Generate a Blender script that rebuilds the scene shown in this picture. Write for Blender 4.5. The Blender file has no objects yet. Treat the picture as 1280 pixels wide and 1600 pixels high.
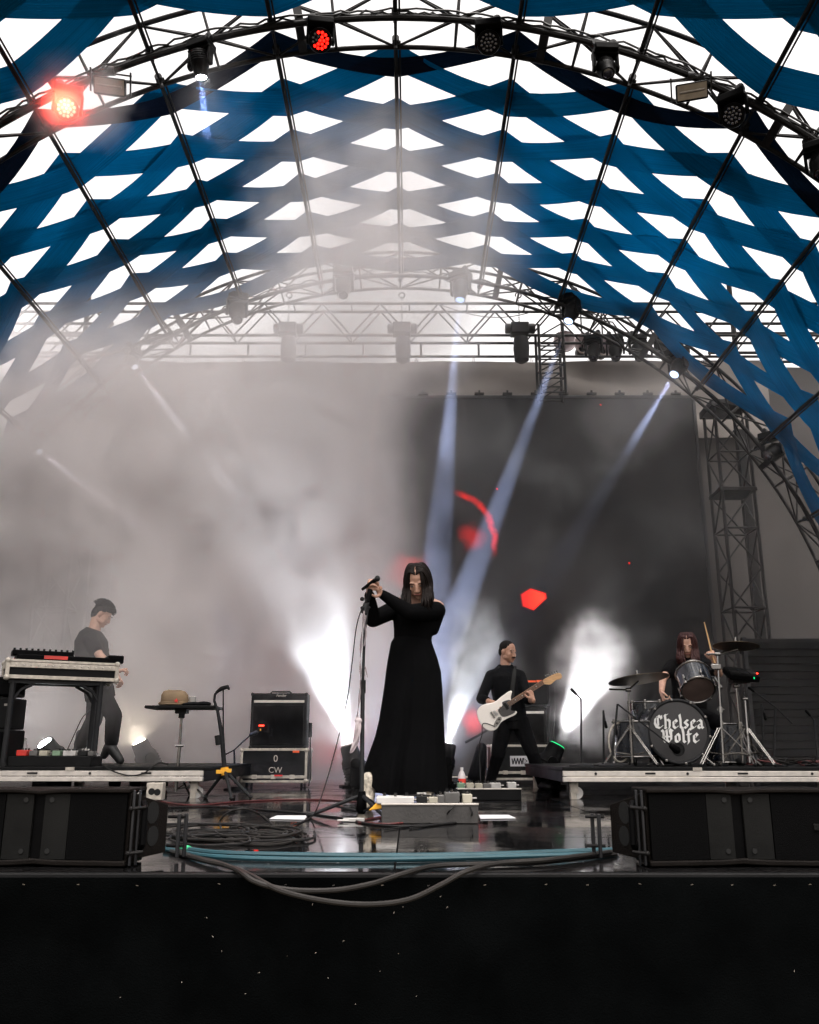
import bpy, bmesh, math, random
from mathutils import Vector as V, Matrix, Quaternion
import numpy as np
random.seed(7)
R = math.radians
sc = bpy.context.scene
C = sc.collection

# ------------------------------------------------------------------ camera, sky, sun, exposure
CAM_H, PITCH, FPX = 0.38, 15.1, 1388.0          # metres above the stage floor, degrees up, focal length in photo pixels
cam = bpy.data.cameras.new('camera')
cam.sensor_fit = 'VERTICAL'; cam.sensor_height = 36.0; cam.sensor_width = 28.8
cam.lens = 36.0 * FPX / 1600.0
cam.clip_start = 0.05; cam.clip_end = 4000
cam_o = bpy.data.objects.new('camera', cam); C.objects.link(cam_o)
cam_o.location = (0, 0, CAM_H); cam_o.rotation_euler = (R(90 + PITCH), 0, 0)
sc.camera = cam_o

world = bpy.data.worlds.new('World'); sc.world = world; world.use_nodes = True
wn = world.node_tree; wn.nodes.clear()
SUN_EL, SUN_AZ = 72.0, 160.0                    # over the photographer's shoulder, veiled by cloud
sky = wn.nodes.new('ShaderNodeTexSky'); sky.sky_type = 'NISHITA'; sky.sun_disc = False
sky.sun_elevation = R(SUN_EL); sky.sun_rotation = R(SUN_AZ)
sky.air_density = 1.0; sky.dust_density = 6.0; sky.ozone_density = 0.6
hs = wn.nodes.new('ShaderNodeHueSaturation'); hs.inputs['Saturation'].default_value = 0.06   # white overcast
bg = wn.nodes.new('ShaderNodeBackground'); bg.inputs['Strength'].default_value = 0.15
wo = wn.nodes.new('ShaderNodeOutputWorld')
tint = wn.nodes.new('ShaderNodeMix'); tint.data_type = 'RGBA'; tint.blend_type = 'MULTIPLY'
tint.inputs['Factor'].default_value = 1.0; tint.inputs['B'].default_value = (1.0, .955, .92, 1)
wn.links.new(sky.outputs[0], hs.inputs['Color']); wn.links.new(hs.outputs[0], tint.inputs['A']); wn.links.new(tint.outputs['Result'], bg.inputs['Color'])
wn.links.new(bg.outputs[0], wo.inputs['Surface'])

sun = bpy.data.lights.new('sun', 'SUN'); sun.energy = 0.5; sun.angle = R(35); sun.color = (1, 0.96, 0.9)
sun_o = bpy.data.objects.new('sun', sun); C.objects.link(sun_o)
az = R(SUN_AZ)
sd = V((math.sin(az) * math.cos(R(SUN_EL)), math.cos(az) * math.cos(R(SUN_EL)), math.sin(R(SUN_EL))))
sun_o.rotation_euler = sd.to_track_quat('Z', 'Y').to_euler(); sun_o.location = (0, -5, 30)

vs = sc.view_settings
vs.view_transform = 'Standard'; vs.look = 'None'; vs.gamma = 1.0; vs.use_curve_mapping = False
vs.exposure = 1.7
cy = sc.cycles
cy.max_bounces = 5; cy.diffuse_bounces = 2; cy.glossy_bounces = 3; cy.transmission_bounces = 4
cy.transparent_max_bounces = 8; cy.volume_bounces = 3
cy.volume_step_rate = 3.0; cy.volume_max_steps = 128
cy.use_denoising = True; cy.use_adaptive_sampling = True; cy.adaptive_threshold = 0.02
cy.sample_clamp_indirect = 6.0; cy.caustics_reflective = False; cy.caustics_refractive = False

# ------------------------------------------------------------------ helpers
_c, _s = math.cos(R(PITCH)), math.sin(R(PITCH))
def P(x, y, Y):
    """the point of the place at distance Y that photo pixel (x, y) shows"""
    dx, dy = (x - 640) / FPX, (800 - y) / FPX
    t = Y / (_c - dy * _s)
    return V((dx * t, Y, (_s + dy * _c) * t + CAM_H))
def PZ(x, y, Z):
    dx, dy = (x - 640) / FPX, (800 - y) / FPX
    t = (Z - CAM_H) / (_s + dy * _c)
    return V((dx * t, (_c - dy * _s) * t, Z))

class MB:
    def __init__(s): s.v = []; s.f = []; s.m = []
    def add(s, vs, fs, mi=0):
        o = len(s.v); s.v += [tuple(p) for p in vs]
        for f in fs: s.f.append(tuple(i + o for i in f)); s.m.append(mi)
        return s
    def box(s, c, size, rot=None, mi=0, taper=1.0):
        c = V(c); hx, hy, hz = size[0] / 2, size[1] / 2, size[2] / 2
        ps = []
        for z, k in ((-hz, 1.0), (hz, taper)):
            for x, y in ((-hx, -hy), (hx, -hy), (hx, hy), (-hx, hy)):
                p = V((x * k, y * k, z)); ps.append(c + (rot @ p if rot is not None else p))
        return s.add(ps, [(0, 3, 2, 1), (4, 5, 6, 7), (0, 1, 5, 4), (1, 2, 6, 5), (2, 3, 7, 6), (3, 0, 4, 7)], mi)
    def tube(s, pts, r, n=8, mi=0, closed=False, cap=True, ref=None, flat=1.0):
        pts = [V(p) for p in pts]; k = len(pts)
        rs = list(r) if isinstance(r, (list, tuple)) else [r] * k
        vs = []; u = None
        for i, p in enumerate(pts):
            if closed: t = pts[(i + 1) % k] - pts[i - 1]
            else: t = pts[min(i + 1, k - 1)] - pts[max(i - 1, 0)]
            if t.length < 1e-9: t = V((0, 0, 1))
            t.normalize()
            if u is None:
                a = V(ref) if ref is not None else (V((0, 0, 1)) if abs(t.z) < .9 else V((1, 0, 0)))
                u = (a - t * a.dot(t)).normalized()
            else:
                a = V(ref) if ref is not None else u
                u = a - t * a.dot(t)
                if u.length < 1e-6: u = t.orthogonal()
                u.normalize()
            w = t.cross(u)
            for j in range(n):
                q = 2 * math.pi * j / n
                rr = rs[i]
                vs.append(p + u * (math.cos(q) * rr) + w * (math.sin(q) * rr * flat))
        fs = []
        m = k if closed else k - 1
        for i in range(m):
            for j in range(n):
                a, b = i * n + j, i * n + (j + 1) % n
                c2, d = ((i + 1) % k) * n + (j + 1) % n, ((i + 1) % k) * n + j
                fs.append((a, b, c2, d))
        if cap and not closed:
            fs.append(tuple(reversed(range(n)))); fs.append(tuple(range((k - 1) * n, k * n)))
        return s.add(vs, fs, mi)
    def cyl(s, a, b, r, r2=None, n=12, mi=0): return s.tube([a, b], [r, r if r2 is None else r2], n, mi)
    def blob(s, a, b, ra, rb, n=12, flat=1.0, ref=None, mi=0):
        """rounded tapered limb segment"""
        a, b = V(a), V(b); d = (b - a); L = d.length
        d = d.normalized() if L > 1e-6 else V((0, 0, 1))
        pts = []; rs = []
        for q in (88, 60, 30, 0): pts.append(a - d * ra * math.sin(R(q))); rs.append(ra * max(math.cos(R(q)), .03))
        for q in (0, 30, 60, 88): pts.append(b + d * rb * math.sin(R(q))); rs.append(rb * max(math.cos(R(q)), .03))
        return s.tube(pts, rs, n, mi, ref=ref, flat=flat)
    def ell(s, c, r, rot=None, n=14, mi=0):
        c = V(c); vs = [c + (rot @ V((0, 0, -r[2])) if rot is not None else V((0, 0, -r[2])))]; m = max(6, n // 2)
        for i in range(1, m):
            ph = math.pi * i / m
            for j in range(n):
                q = 2 * math.pi * j / n
                p = V((r[0] * math.sin(ph) * math.cos(q), r[1] * math.sin(ph) * math.sin(q), -r[2] * math.cos(ph)))
                vs.append(c + (rot @ p if rot is not None else p))
        vs.append(c + (rot @ V((0, 0, r[2])) if rot is not None else V((0, 0, r[2]))))
        fs = [(0, 1 + (j + 1) % n, 1 + j) for j in range(n)]
        for i in range(m - 2):
            for j in range(n):
                a = 1 + i * n
                fs.append((a + j, a + (j + 1) % n, a + n + (j + 1) % n, a + n + j))
        a = 1 + (m - 2) * n; t = len(vs) - 1
        fs += [(a + j, a + (j + 1) % n, t) for j in range(n)]
        return s.add(vs, fs, mi)
    def lathe(s, a, axis, prof, n=20, mi=0, cap=True):
        """prof: list of (distance along axis, radius)"""
        ax = V(axis).normalized()
        return s.tube_prof([V(a) + ax * h for h, _ in prof], [max(r, .0005) for _, r in prof], ax, n, mi, cap)
    def tube_prof(s, pts, rs, ax, n, mi, cap):
        u = ax.orthogonal().normalized(); w = ax.cross(u); vs = []
        for p, r in zip(pts, rs):
            for j in range(n):
                q = 2 * math.pi * j / n; vs.append(p + u * (math.cos(q) * r) + w * (math.sin(q) * r))
        fs = []
        for i in range(len(pts) - 1):
            for j in range(n): fs.append((i * n + j, i * n + (j + 1) % n, (i + 1) * n + (j + 1) % n, (i + 1) * n + j))
        if cap: fs.append(tuple(reversed(range(n)))); fs.append(tuple(range((len(pts) - 1) * n, len(pts) * n)))
        return s.add(vs, fs, mi)
    def prism(s, outline, d, mi=0):
        """closed outline of points, extruded by vector d"""
        d = V(d); a = [V(p) for p in outline]; n = len(a)
        fs = [tuple(range(n)), tuple(reversed(range(n, 2 * n)))]
        fs += [(i, n + i, n + (i + 1) % n, (i + 1) % n) for i in range(n)]
        return s.add(a + [p + d for p in a], fs, mi)
    def grid(s, rows, mi=0, wrap=False):
        n = len(rows[0]); vs = [p for r in rows for p in r]; fs = []
        for i in range(len(rows) - 1):
            for j in range(n if wrap else n - 1):
                fs.append((i * n + j, i * n + (j + 1) % n, (i + 1) * n + (j + 1) % n, (i + 1) * n + j))
        return s.add(vs, fs, mi)
    def mesh(s, name, mats, smooth=True, sharp=38, fix=True):
        me = bpy.data.meshes.new(name); me.from_pydata(s.v, [], s.f)
        for m in mats: me.materials.append(m)
        if len(mats) > 1: me.polygons.foreach_set('material_index', s.m)
        me.update()
        if fix:
            bm = bmesh.new(); bm.from_mesh(me); bmesh.ops.recalc_face_normals(bm, faces=bm.faces); bm.to_mesh(me); bm.free()
        if smooth:
            me.polygons.foreach_set('use_smooth', [True] * len(me.polygons)); me.set_sharp_from_angle(angle=R(sharp))
        return me

_base = {}
def thing(name, label, cat, loc=(0, 0, 0), group=None, rotz=0.0):
    o = bpy.data.objects.new(name, None); C.objects.link(o); o.empty_display_size = .1
    o.location = loc; o.rotation_euler = (0, 0, rotz)
    o['label'] = label; o['category'] = cat
    if group: o['group'] = group
    _base[o.name] = V(loc)
    return o
def link(name, me, parent=None, local=False):
    o = bpy.data.objects.new(name, me); C.objects.link(o)
    if parent is not None:
        o.parent = parent
        if not local and parent.name in _base: o.location = -_base[parent.name]
    return o
def obj(name, mb, mat, parent=None, bevel=0, local=False, smooth=True, sharp=38, fix=True, label=None):
    mats = mat if isinstance(mat, (list, tuple)) else [mat]
    o = link(name, mb.mesh(name, mats, smooth, sharp, fix), parent, local)
    if bevel:
        m = o.modifiers.new('bevel', 'BEVEL'); m.width = bevel; m.segments = 2; m.limit_method = 'ANGLE'; m.angle_limit = R(40)
    if label: o['label'] = label
    return o
def tag(o, label, cat, group=None):
    o['label'] = label; o['category'] = cat
    if group: o['group'] = group
    return o
def struct(o): o['kind'] = 'structure'; return o

_unit = {}
def bar(name, a, b, r, mat, parent, n=6):
    """a straight round bar that shares one unit mesh per material"""
    key = (mat.name, n)
    if key not in _unit: _unit[key] = MB().cyl((0, 0, 0), (0, 0, 1), 1, n=n).mesh('bar_' + mat.name, [mat])
    a, b = V(a), V(b); d = b - a
    o = bpy.data.objects.new(name, _unit[key]); C.objects.link(o); o.parent = parent
    o.rotation_mode = 'QUATERNION'; o.rotation_quaternion = d.to_track_quat('Z', 'Y')
    o.location = a - _base.get(parent.name, V((0, 0, 0))); o.scale = (r, r, d.length)
    return o
def copy_tree(o, parent=None):
    c = o.copy(); C.objects.link(c); c.parent = parent
    for ch in list(o.children): copy_tree(ch, c)
    return c

# ------------------------------------------------------------------ materials
def mat(name, col, rough=.6, metal=0.0, var=.25, scale=6.0, bump=0.0, bscale=60.0, spec=.5, coat=0.0, stretch=None, col2=None, emis=None, estr=0.0, sheen=0.0, alpha=None):
    m = bpy.data.materials.new(name); m.use_nodes = True; nt = m.node_tree
    b = nt.nodes['Principled BSDF']
    b.inputs['Roughness'].default_value = rough; b.inputs['Metallic'].default_value = metal
    b.inputs['Specular IOR Level'].default_value = spec
    if coat: b.inputs['Coat Weight'].default_value = coat
    if sheen: b.inputs['Sheen Weight'].default_value = sheen
    tc = nt.nodes.new('ShaderNodeTexCoord'); mp = nt.nodes.new('ShaderNodeMapping')
    nt.links.new(tc.outputs['Object'], mp.inputs['Vector'])
    if stretch: mp.inputs['Scale'].default_value = stretch
    nz = nt.nodes.new('ShaderNodeTexNoise'); nz.inputs['Scale'].default_value = scale; nz.inputs['Detail'].default_value = 5
    nt.links.new(mp.outputs[0], nz.inputs['Vector'])
    rp = nt.nodes.new('ShaderNodeValToRGB')
    a = [max(0, x * (1 - var)) for x in col]; c2 = col2 or [min(1, x * (1 + var)) for x in col]
    rp.color_ramp.elements[0].position = .32; rp.color_ramp.elements[1].position = .68
    rp.color_ramp.elements[0].color = (*a, 1); rp.color_ramp.elements[1].color = (*c2, 1)
    nt.links.new(nz.outputs['Fac'], rp.inputs['Fac']); nt.links.new(rp.outputs[0], b.inputs['Base Color'])
    mr = nt.nodes.new('ShaderNodeMapRange'); mr.inputs['To Min'].default_value = max(0, rough - .1); mr.inputs['To Max'].default_value = min(1, rough + .12)
    nt.links.new(nz.outputs['Fac'], mr.inputs['Value']); nt.links.new(mr.outputs[0], b.inputs['Roughness'])
    if bump:
        n2 = nt.nodes.new('ShaderNodeTexNoise'); n2.inputs['Scale'].default_value = bscale; n2.inputs['Detail'].default_value = 3
        nt.links.new(mp.outputs[0], n2.inputs['Vector'])
        bp = nt.nodes.new('ShaderNodeBump'); bp.inputs['Strength'].default_value = bump; bp.inputs['Distance'].default_value = .01
        nt.links.new(n2.outputs['Fac'], bp.inputs['Height']); nt.links.new(bp.outputs[0], b.inputs['Normal'])
    if emis:
        b.inputs['Emission Color'].default_value = (*emis, 1); b.inputs['Emission Strength'].default_value = estr
    return m

M = {}
def defm(k, *a, **kw): M[k] = mat(k, *a, **kw)
defm('black_metal', (0.0108, 0.0108, 0.0120), .5, .0, spec=0.2)
defm('truss_metal', (.007, .0065, .0065), .55, .2, var=.35, scale=9, spec=.1)
defm('chrome', (.2, .19, .18), .22, 1.0, var=.12)
defm('alu', (.52, .475, .43), .5, .25, var=.14, scale=14, bump=.1)
defm('alu_worn', (.43, .385, .33), .55, .25, var=.22, scale=25, bump=.2)
defm('black_paint', (0.0055, 0.0055, 0.0057), .55, bump=.15, bscale=220, spec=0.1)
defm('black_plastic', (.0022, .0022, .0024), .4, bump=.05, spec=.03)
defm('rubber', (0.0060, 0.0060, 0.0060), .65, bump=.1, spec=0.22)
defm('tolex', (0.0055, 0.0055, 0.0057), .62, bump=.35, bscale=300, spec=0.1)
defm('grille', (.0012, .0012, .0013), .8, bump=.5, bscale=420, spec=.04)
defm('perf', (.007, .007, .0068), .65, bump=.35, bscale=520, spec=.04)
defm('speaker_shell', (.0055, .0045, .004), .6, bump=.3, bscale=160, spec=.04)
defm('white_plastic', (.45, .43, .41), .45)
defm('white_paint', (.78, .72, .66), .3, coat=.6, var=.04)
defm('paper', (.55, .54, .55), .7, var=.03)
defm('wood_neck', (.5, .29, .13), .42, stretch=(2, 2, 20), var=.2)
defm('fretboard', (.17, .08, .04), .5, var=.2)
defm('stick', (.62, .38, .18), .5, var=.12)
defm('pickguard', (.03, .025, .024), .3, coat=.4)
defm('skin', (.44, .25, .18), .48, var=.12, scale=22, bump=.06, bscale=160)
defm('skin_dark', (.36, .19, .125), .48, var=.14, scale=22, bump=.06, bscale=160)
defm('lips', (.26, .1, .08), .4)
defm('eye_dark', (.02, .013, .01), .3)
defm('hair_dark', (.006, .0034, .0026), .6, spec=.14, var=.5, scale=40, stretch=(4, 4, .6))
defm('hair_red', (.03, .007, .006), .55, spec=.25, var=.5, scale=40, stretch=(4, 4, .6))
defm('hair_black', (.008, .0065, .006), .8, spec=.12, var=.4, scale=60)
defm('dress', (0.0022, 0.0022, 0.0025), .9, bump=0.7, bscale=14, spec=.05)
defm('shirt', (0.0035, 0.0037, 0.0045), .85, bump=0.9, bscale=16, spec=.08)
defm('tee', (0.0040, 0.0037, 0.0040), .85, bump=0.9, bscale=16, spec=.08)
defm('pants', (0.0030, 0.0030, 0.0035), .85, bump=0.9, bscale=16, spec=.06)
defm('boot_snake', (.42, .37, .3), .45, var=.5, scale=45)
defm('boot_black', (0.0050, 0.0050, 0.0050), .5, bump=.1)
defm('khaki', (.15, .1, .055), .8, bump=.3, bscale=180)
defm('red_mark', (.6, .02, .02), .6)
defm('yellow', (.75, .36, .02), .5)
defm('red_glass', (.55, .03, .02), .4)
defm('teal_cable', (.006, .042, .055), .5, var=.2)
defm('green_tape', (.05, .5, .2), .6)
defm('cable', (0.0065, 0.0060, 0.0060), .5, spec=0.22)
defm('cable_grey', (0.0110, 0.0095, 0.0085), .55, spec=0.22)
defm('cable_red', (.08, .012, .012), .5)
defm('brass', (.085, .06, .035), .35, .9, var=.3, scale=12)
defm('drum_shell', (.005, .007, .012), .25, coat=.6)
defm('drum_head_black', (.022, .02, .021), .5, var=.12)
defm('drum_head_clear', (.085, .058, .05), .55)
defm('letter_white', (.7, .69, .67), .6, var=.04)
defm('cloth_white', (.42, .36, .37), .8, bump=.3)
defm('clearish', (.45, .4, .4), .2, coat=.5)
defm('orange_tape', (.8, .1, .02), .6)
defm('pink_wire', (.5, .03, .12), .5)
def emit(name, col, st):
    m = bpy.data.materials.new(name); m.use_nodes = True; nt = m.node_tree; nt.nodes.clear()
    e = nt.nodes.new('ShaderNodeEmission'); e.inputs[0].default_value = (*col, 1); e.inputs[1].default_value = st
    o = nt.nodes.new('ShaderNodeOutputMaterial'); nt.links.new(e.outputs[0], o.inputs[0]); M[name] = m; return m
emit('lens_blue', (.42, .58, 1.0), 1.0); emit('lens_white', (.93, .97, 1.0), 30); emit('lens_warm', (1, .9, .7), 14)
emit('led_red', (1, .006, .003), 3); emit('led_redhot', (1, .035, .025), 7); emit('lens_dim', (.85, .88, 1.0), .8); emit('led_tiny_red', (1, .02, .01), 5); emit('led_green', (.02, 1, .3), .35)
defm('lens_off', (.012, .01, .02), .12, coat=1.0)
defm('lens_gold', (.2, .18, .16), .3, .6)

class X:
    """tiny expression builder over math nodes"""
    nt = None
    def __init__(s, k): s.k = k
    @staticmethod
    def op(o, *a, clamp=False):
        n = X.nt.nodes.new('ShaderNodeMath'); n.operation = o; n.use_clamp = clamp
        for i, q in enumerate(a):
            if isinstance(q, X): X.nt.links.new(q.k, n.inputs[i])
            else: n.inputs[i].default_value = q
        return X(n.outputs[0])
    def __add__(s, o): return X.op('ADD', s, o)
    __radd__ = __add__
    def __mul__(s, o): return X.op('MULTIPLY', s, o)
    __rmul__ = __mul__
    def __sub__(s, o): return X.op('SUBTRACT', s, o)
    def __rsub__(s, o): return X.op('SUBTRACT', o, s)
    def __truediv__(s, o): return X.op('DIVIDE', s, o)
    def max(s, o): return X.op('MAXIMUM', s, o)
    def min(s, o): return X.op('MINIMUM', s, o)
    def sq(s): return X.op('MULTIPLY', s, s)
    def pow(s, e): return X.op('POWER', s, e)
    def sqrt(s): return X.op('SQRT', s)
    def abs(s): return X.op('ABSOLUTE', s)
    def step(s, a, b, lo=0.0, hi=1.0):
        n = X.nt.nodes.new('ShaderNodeMapRange'); n.interpolation_type = 'SMOOTHSTEP'
        X.nt.links.new(s.k, n.inputs['Value'])
        n.inputs['From Min'].default_value = a; n.inputs['From Max'].default_value = b
        n.inputs['To Min'].default_value = lo; n.inputs['To Max'].default_value = hi
        if a > b:
            n.inputs['From Min'].default_value = b; n.inputs['From Max'].default_value = a
            n.inputs['To Min'].default_value = hi; n.inputs['To Max'].default_value = lo
        return X(n.outputs[0])
    @staticmethod
    def noise(vec, scale, detail=3, rough=.55, off=(0, 0, 0)):
        mp = X.nt.nodes.new('ShaderNodeMapping'); mp.inputs['Location'].default_value = off
        X.nt.links.new(vec, mp.inputs['Vector'])
        n = X.nt.nodes.new('ShaderNodeTexNoise'); n.inputs['Scale'].default_value = scale
        n.inputs['Detail'].default_value = detail; n.inputs['Roughness'].default_value = rough
        X.nt.links.new(mp.outputs[0], n.inputs['Vector'])
        return X(n.outputs['Fac'])
# ------------------------------------------------------------------ the setting: ground, stage, roof, trusses, backdrop
defm('dirt', (.12, .1, .07), .95, var=.35, scale=.8, bump=.5, bscale=6)
g = struct(obj('ground', MB().grid([[(x, y, -1.5) for x in np.linspace(-1500, 1500, 9)] for y in np.linspace(-1500, 1500, 9)]), M['dirt']))

# glossy wet stage floor laid in deck panels
def wet_floor():
    m = bpy.data.materials.new('wet_stage_black'); m.use_nodes = True; nt = m.node_tree; X.nt = nt
    b = nt.nodes['Principled BSDF']; b.inputs['Base Color'].default_value = (.005, .0048, .005, 1)
    b.inputs['Specular IOR Level'].default_value = .3; b.inputs['IOR'].default_value = 1.32
    tc = nt.nodes.new('ShaderNodeTexCoord'); v = tc.outputs['Object']
    n1 = X.noise(v, 1.6, 5, .6); n2 = X.noise(v, 26, 3)
    r = n1.step(.42, .68) * .2 + n2.step(.5, .8) * .08 + .035
    nt.links.new(r.k, b.inputs['Roughness'])
    bp = nt.nodes.new('ShaderNodeBump'); bp.inputs['Strength'].default_value = .06; bp.inputs['Distance'].default_value = .01
    nt.links.new((X.noise(v, 5, 2) + X.noise(v, 120, 2) * .08).k, bp.inputs['Height']); nt.links.new(bp.outputs[0], b.inputs['Normal'])
    return m
M['wet'] = wet_floor()
st = struct(obj('stage_floor', MB().box((0, 9.06, -.76), (16, 11.9, 1.48)), M['black_paint']))
pw, pd = 1.22, 1.22
pan = None
for i in range(12):
    for j in range(9):
        x0 = -7.37 + i * pw; y0 = 3.12 + j * pd
        if pan is None:
            pan = MB().box((0, 0, -.009), (pw - .007, pd - .007, .018)).mesh('deck_panel', [M['wet']])
        o = bpy.data.objects.new('deck_panel', pan); C.objects.link(o); o.parent = st
        o.location = (x0 + pw / 2, y0 + pd / 2, random.uniform(-.0012, .0008))
# edge trim and the black cloth hung from it
tag(obj('edge_trim', MB().box((0, 3.1, -.009), (15.6, .03, .016)), M['black_paint'], bevel=.004), 'dark metal edging strip along the front lip of the stage', 'trim')
rows = []
for k in range(30):
    z = -.012 - 1.48 * k / 29
    row = []
    for i in range(241):
        x = -7.6 + 15.2 * i / 240
        a = min(1, k / 10)
        sw = math.sin(x * 2.1 + .6) * .5 + math.sin(x * 5.3 + k * .05) * .28 + math.sin(x * 11.7 + 1 + k * .09) * .14
        dr = .012 * math.sin(k * .9 + 2.4 * math.sin(x * 1.3)) * math.exp(-k / 5.0)
        row.append((x, 3.072 - .022 * a * sw + dr, z))
    rows.append(row)
defm('skirt_cloth', (.0014, .0016, .0017), .95, bump=.35, bscale=200, spec=.0)
sk = thing('stage_skirt', 'black cloth skirt stapled along the stage front', 'stage skirt', (0, 3.07, -1.5))
obj('cloth', MB().grid(rows), M['skirt_cloth'], sk)
for i, px in enumerate((41, 122, 214, 340, 448, 520, 601, 675, 762, 848, 920, 1003, 1080, 1147, 1204, 1258)):
    p = P(px + random.uniform(-6, 6), 1358, 3.05); p.z = -.03 + random.uniform(-.003, .003)
    obj('staple', MB().box((p.x, 3.052, p.z), (.008, .003, .0025), Matrix.Rotation(random.uniform(-.25, .25), 3, 'Y')), M['chrome'], sk)
mb = MB()
for i in range(22):                                  # dry grass and confetti specks clinging to the cloth
    cxp = random.gauss(520, 120) if i < 16 else random.uniform(0, 1280)
    p = P(cxp, random.uniform(1366, 1600), 3.03); a = random.uniform(-1.2, 1.2); l = random.uniform(.0015, .006)
    mb.box((p.x, 3.037, p.z), (.0008, .0008, l), Matrix.Rotation(a, 3, 'Y'))
o = obj('lint', mb, M['alu_worn'], sk); o['kind'] = 'stuff'

# ---- barrel vault: round arches about an axis along Y
VX, VZ = -.15, 1.13
DPHI = 11.1
def vault(k, Y, r): a = R(k * DPHI); return V((VX + r * math.sin(a), Y, VZ + r * math.cos(a)))
def ribbon_mat(name, col, trans, dcol):
    m = bpy.data.materials.new(name); m.use_nodes = True; nt = m.node_tree; nt.nodes.clear(); X.nt = nt
    uv = nt.nodes.new('ShaderNodeUVMap'); tc = nt.nodes.new('ShaderNodeTexCoord')
    mp = nt.nodes.new('ShaderNodeMapping'); mp.inputs['Scale'].default_value = (.8, 26, 1); nt.links.new(uv.outputs[0], mp.inputs[0])
    n = X.noise(mp.outputs[0], 1.0, 4, .65); n2 = X.noise(tc.outputs['Object'], 1.1, 3)
    f = (n * .55 + n2 * .45).step(.3, .72)
    rp = nt.nodes.new('ShaderNodeMix'); rp.data_type = 'RGBA'
    rp.inputs['A'].default_value = (*[c * .62 for c in col], 1); rp.inputs['B'].default_value = (*[c * 1.25 for c in col], 1)
    nt.links.new(f.k, rp.inputs['Factor'])
    d = nt.nodes.new('ShaderNodeBsdfDiffuse')
    rd = nt.nodes.new('ShaderNodeMix'); rd.data_type = 'RGBA'       # faded and fresh dye along the weave
    rd.inputs['A'].default_value = (*[c * .66 for c in dcol], 1); rd.inputs['B'].default_value = (*[c * 1.34 for c in dcol], 1)
    nt.links.new(f.k, rd.inputs['Factor']); nt.links.new(rd.outputs['Result'], d.inputs['Color'])
    t = nt.nodes.new('ShaderNodeBsdfTranslucent'); nt.links.new(rp.outputs['Result'], t.inputs['Color'])
    bp = nt.nodes.new('ShaderNodeBump'); bp.inputs['Strength'].default_value = .6; bp.inputs['Distance'].default_value = .03
    nt.links.new(n.k, bp.inputs['Height']); nt.links.new(bp.outputs[0], d.inputs['Normal'])
    mx = nt.nodes.new('ShaderNodeMixShader'); mx.inputs[0].default_value = trans
    nt.links.new(d.outputs[0], mx.inputs[1]); nt.links.new(t.outputs[0], mx.inputs[2])
    o = nt.nodes.new('ShaderNodeOutputMaterial'); nt.links.new(mx.outputs[0], o.inputs[0]); return m
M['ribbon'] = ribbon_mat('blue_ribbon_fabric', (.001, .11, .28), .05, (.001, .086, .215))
M['ribbon_dark'] = ribbon_mat('dark_ribbon_fabric', (.001, .008, .02), .06, (.005, .008, .018))  # darker copy of the ribbon cloth, for the strip at the near arch
canopy = thing('ribbon_canopy', 'blue fabric ribbons woven into diamonds over the vaulted stage roof', 'canopy', (VX, 7.5, 0))
NSEG = 7
def ribbon(nodes, rad, width, matl, sag=.03, parent=canopy, seed=0):
    """nodes: (k, Y) at successive purlins"""
    rr = random.Random(seed); rows = []; us = []
    acc = 0
    for i in range(len(nodes) - 1):
        a = vault(nodes[i][0], nodes[i][1], rad); b = vault(nodes[i + 1][0], nodes[i + 1][1], rad)
        sgi = sag * rr.uniform(.4, 2.0); tw = rr.uniform(-.05, .05); e1, e2 = rr.uniform(-.022, .022), rr.uniform(-.022, .022)
        for q in range(NSEG + (1 if i == len(nodes) - 2 else 0)):
            t = q / NSEG; p = a.lerp(b, t)
            rad_dir = V((p.x - VX, 0, p.z - VZ)).normalized()
            s4 = 4 * t * (1 - t)
            p = p - rad_dir * (sgi * s4)
            w = width * (1 - .03 * s4)
            row = []
            for j in range(5):
                u = j / 4 - .5
                ed = (e1 if u < 0 else e2) * s4 * abs(u) * 2
                row.append(p + V((0, w * u + ed, 0)) + rad_dir * (tw * s4 * u + .012 * math.cos(u * 6) * s4))
            rows.append(row); us.append(acc + t)
        acc += 1
    mb = MB().grid(rows); me = mb.mesh('ribbon', [matl], sharp=180, fix=False)
    uv = me.uv_layers.new(name='UVMap')
    n = 5
    for poly in me.polygons:
        for li in poly.loop_indices:
            vi = me.loops[li].vertex_index; uv.data[li].uv = (us[vi // n] + seed * 3.7, (vi % n) / 4)
    return link('ribbon', me, parent)
PITCHY, DEL, RW = .86, .088, .43
KS = range(-8, 9)
def zigzag(y_even, y_odd): return [(k, y_odd if k % 2 else y_even) for k in KS]
MIR = 15.26
cnt = 1
for n in range(6):         # strips folded back and forth between neighbouring purlins, near arch to far arch and out over the pit
    e, o_ = 8.37 + PITCHY * n + DEL, 7.94 + PITCHY * n - DEL
    for mir in (0, 1):
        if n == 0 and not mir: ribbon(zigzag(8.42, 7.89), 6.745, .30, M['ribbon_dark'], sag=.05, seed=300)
        else: ribbon(zigzag(MIR - e if mir else e, MIR - o_ if mir else o_), 6.80, RW, M['ribbon'], seed=cnt)
        cnt += 1
        if n < 5:
            e2, o2 = 8.37 + PITCHY * n - DEL, 8.80 + PITCHY * n + DEL
            ribbon(zigzag(MIR - e2 if mir else e2, MIR - o2 if mir else o2), 6.775, RW, M['ribbon'], seed=cnt); cnt += 1
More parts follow.
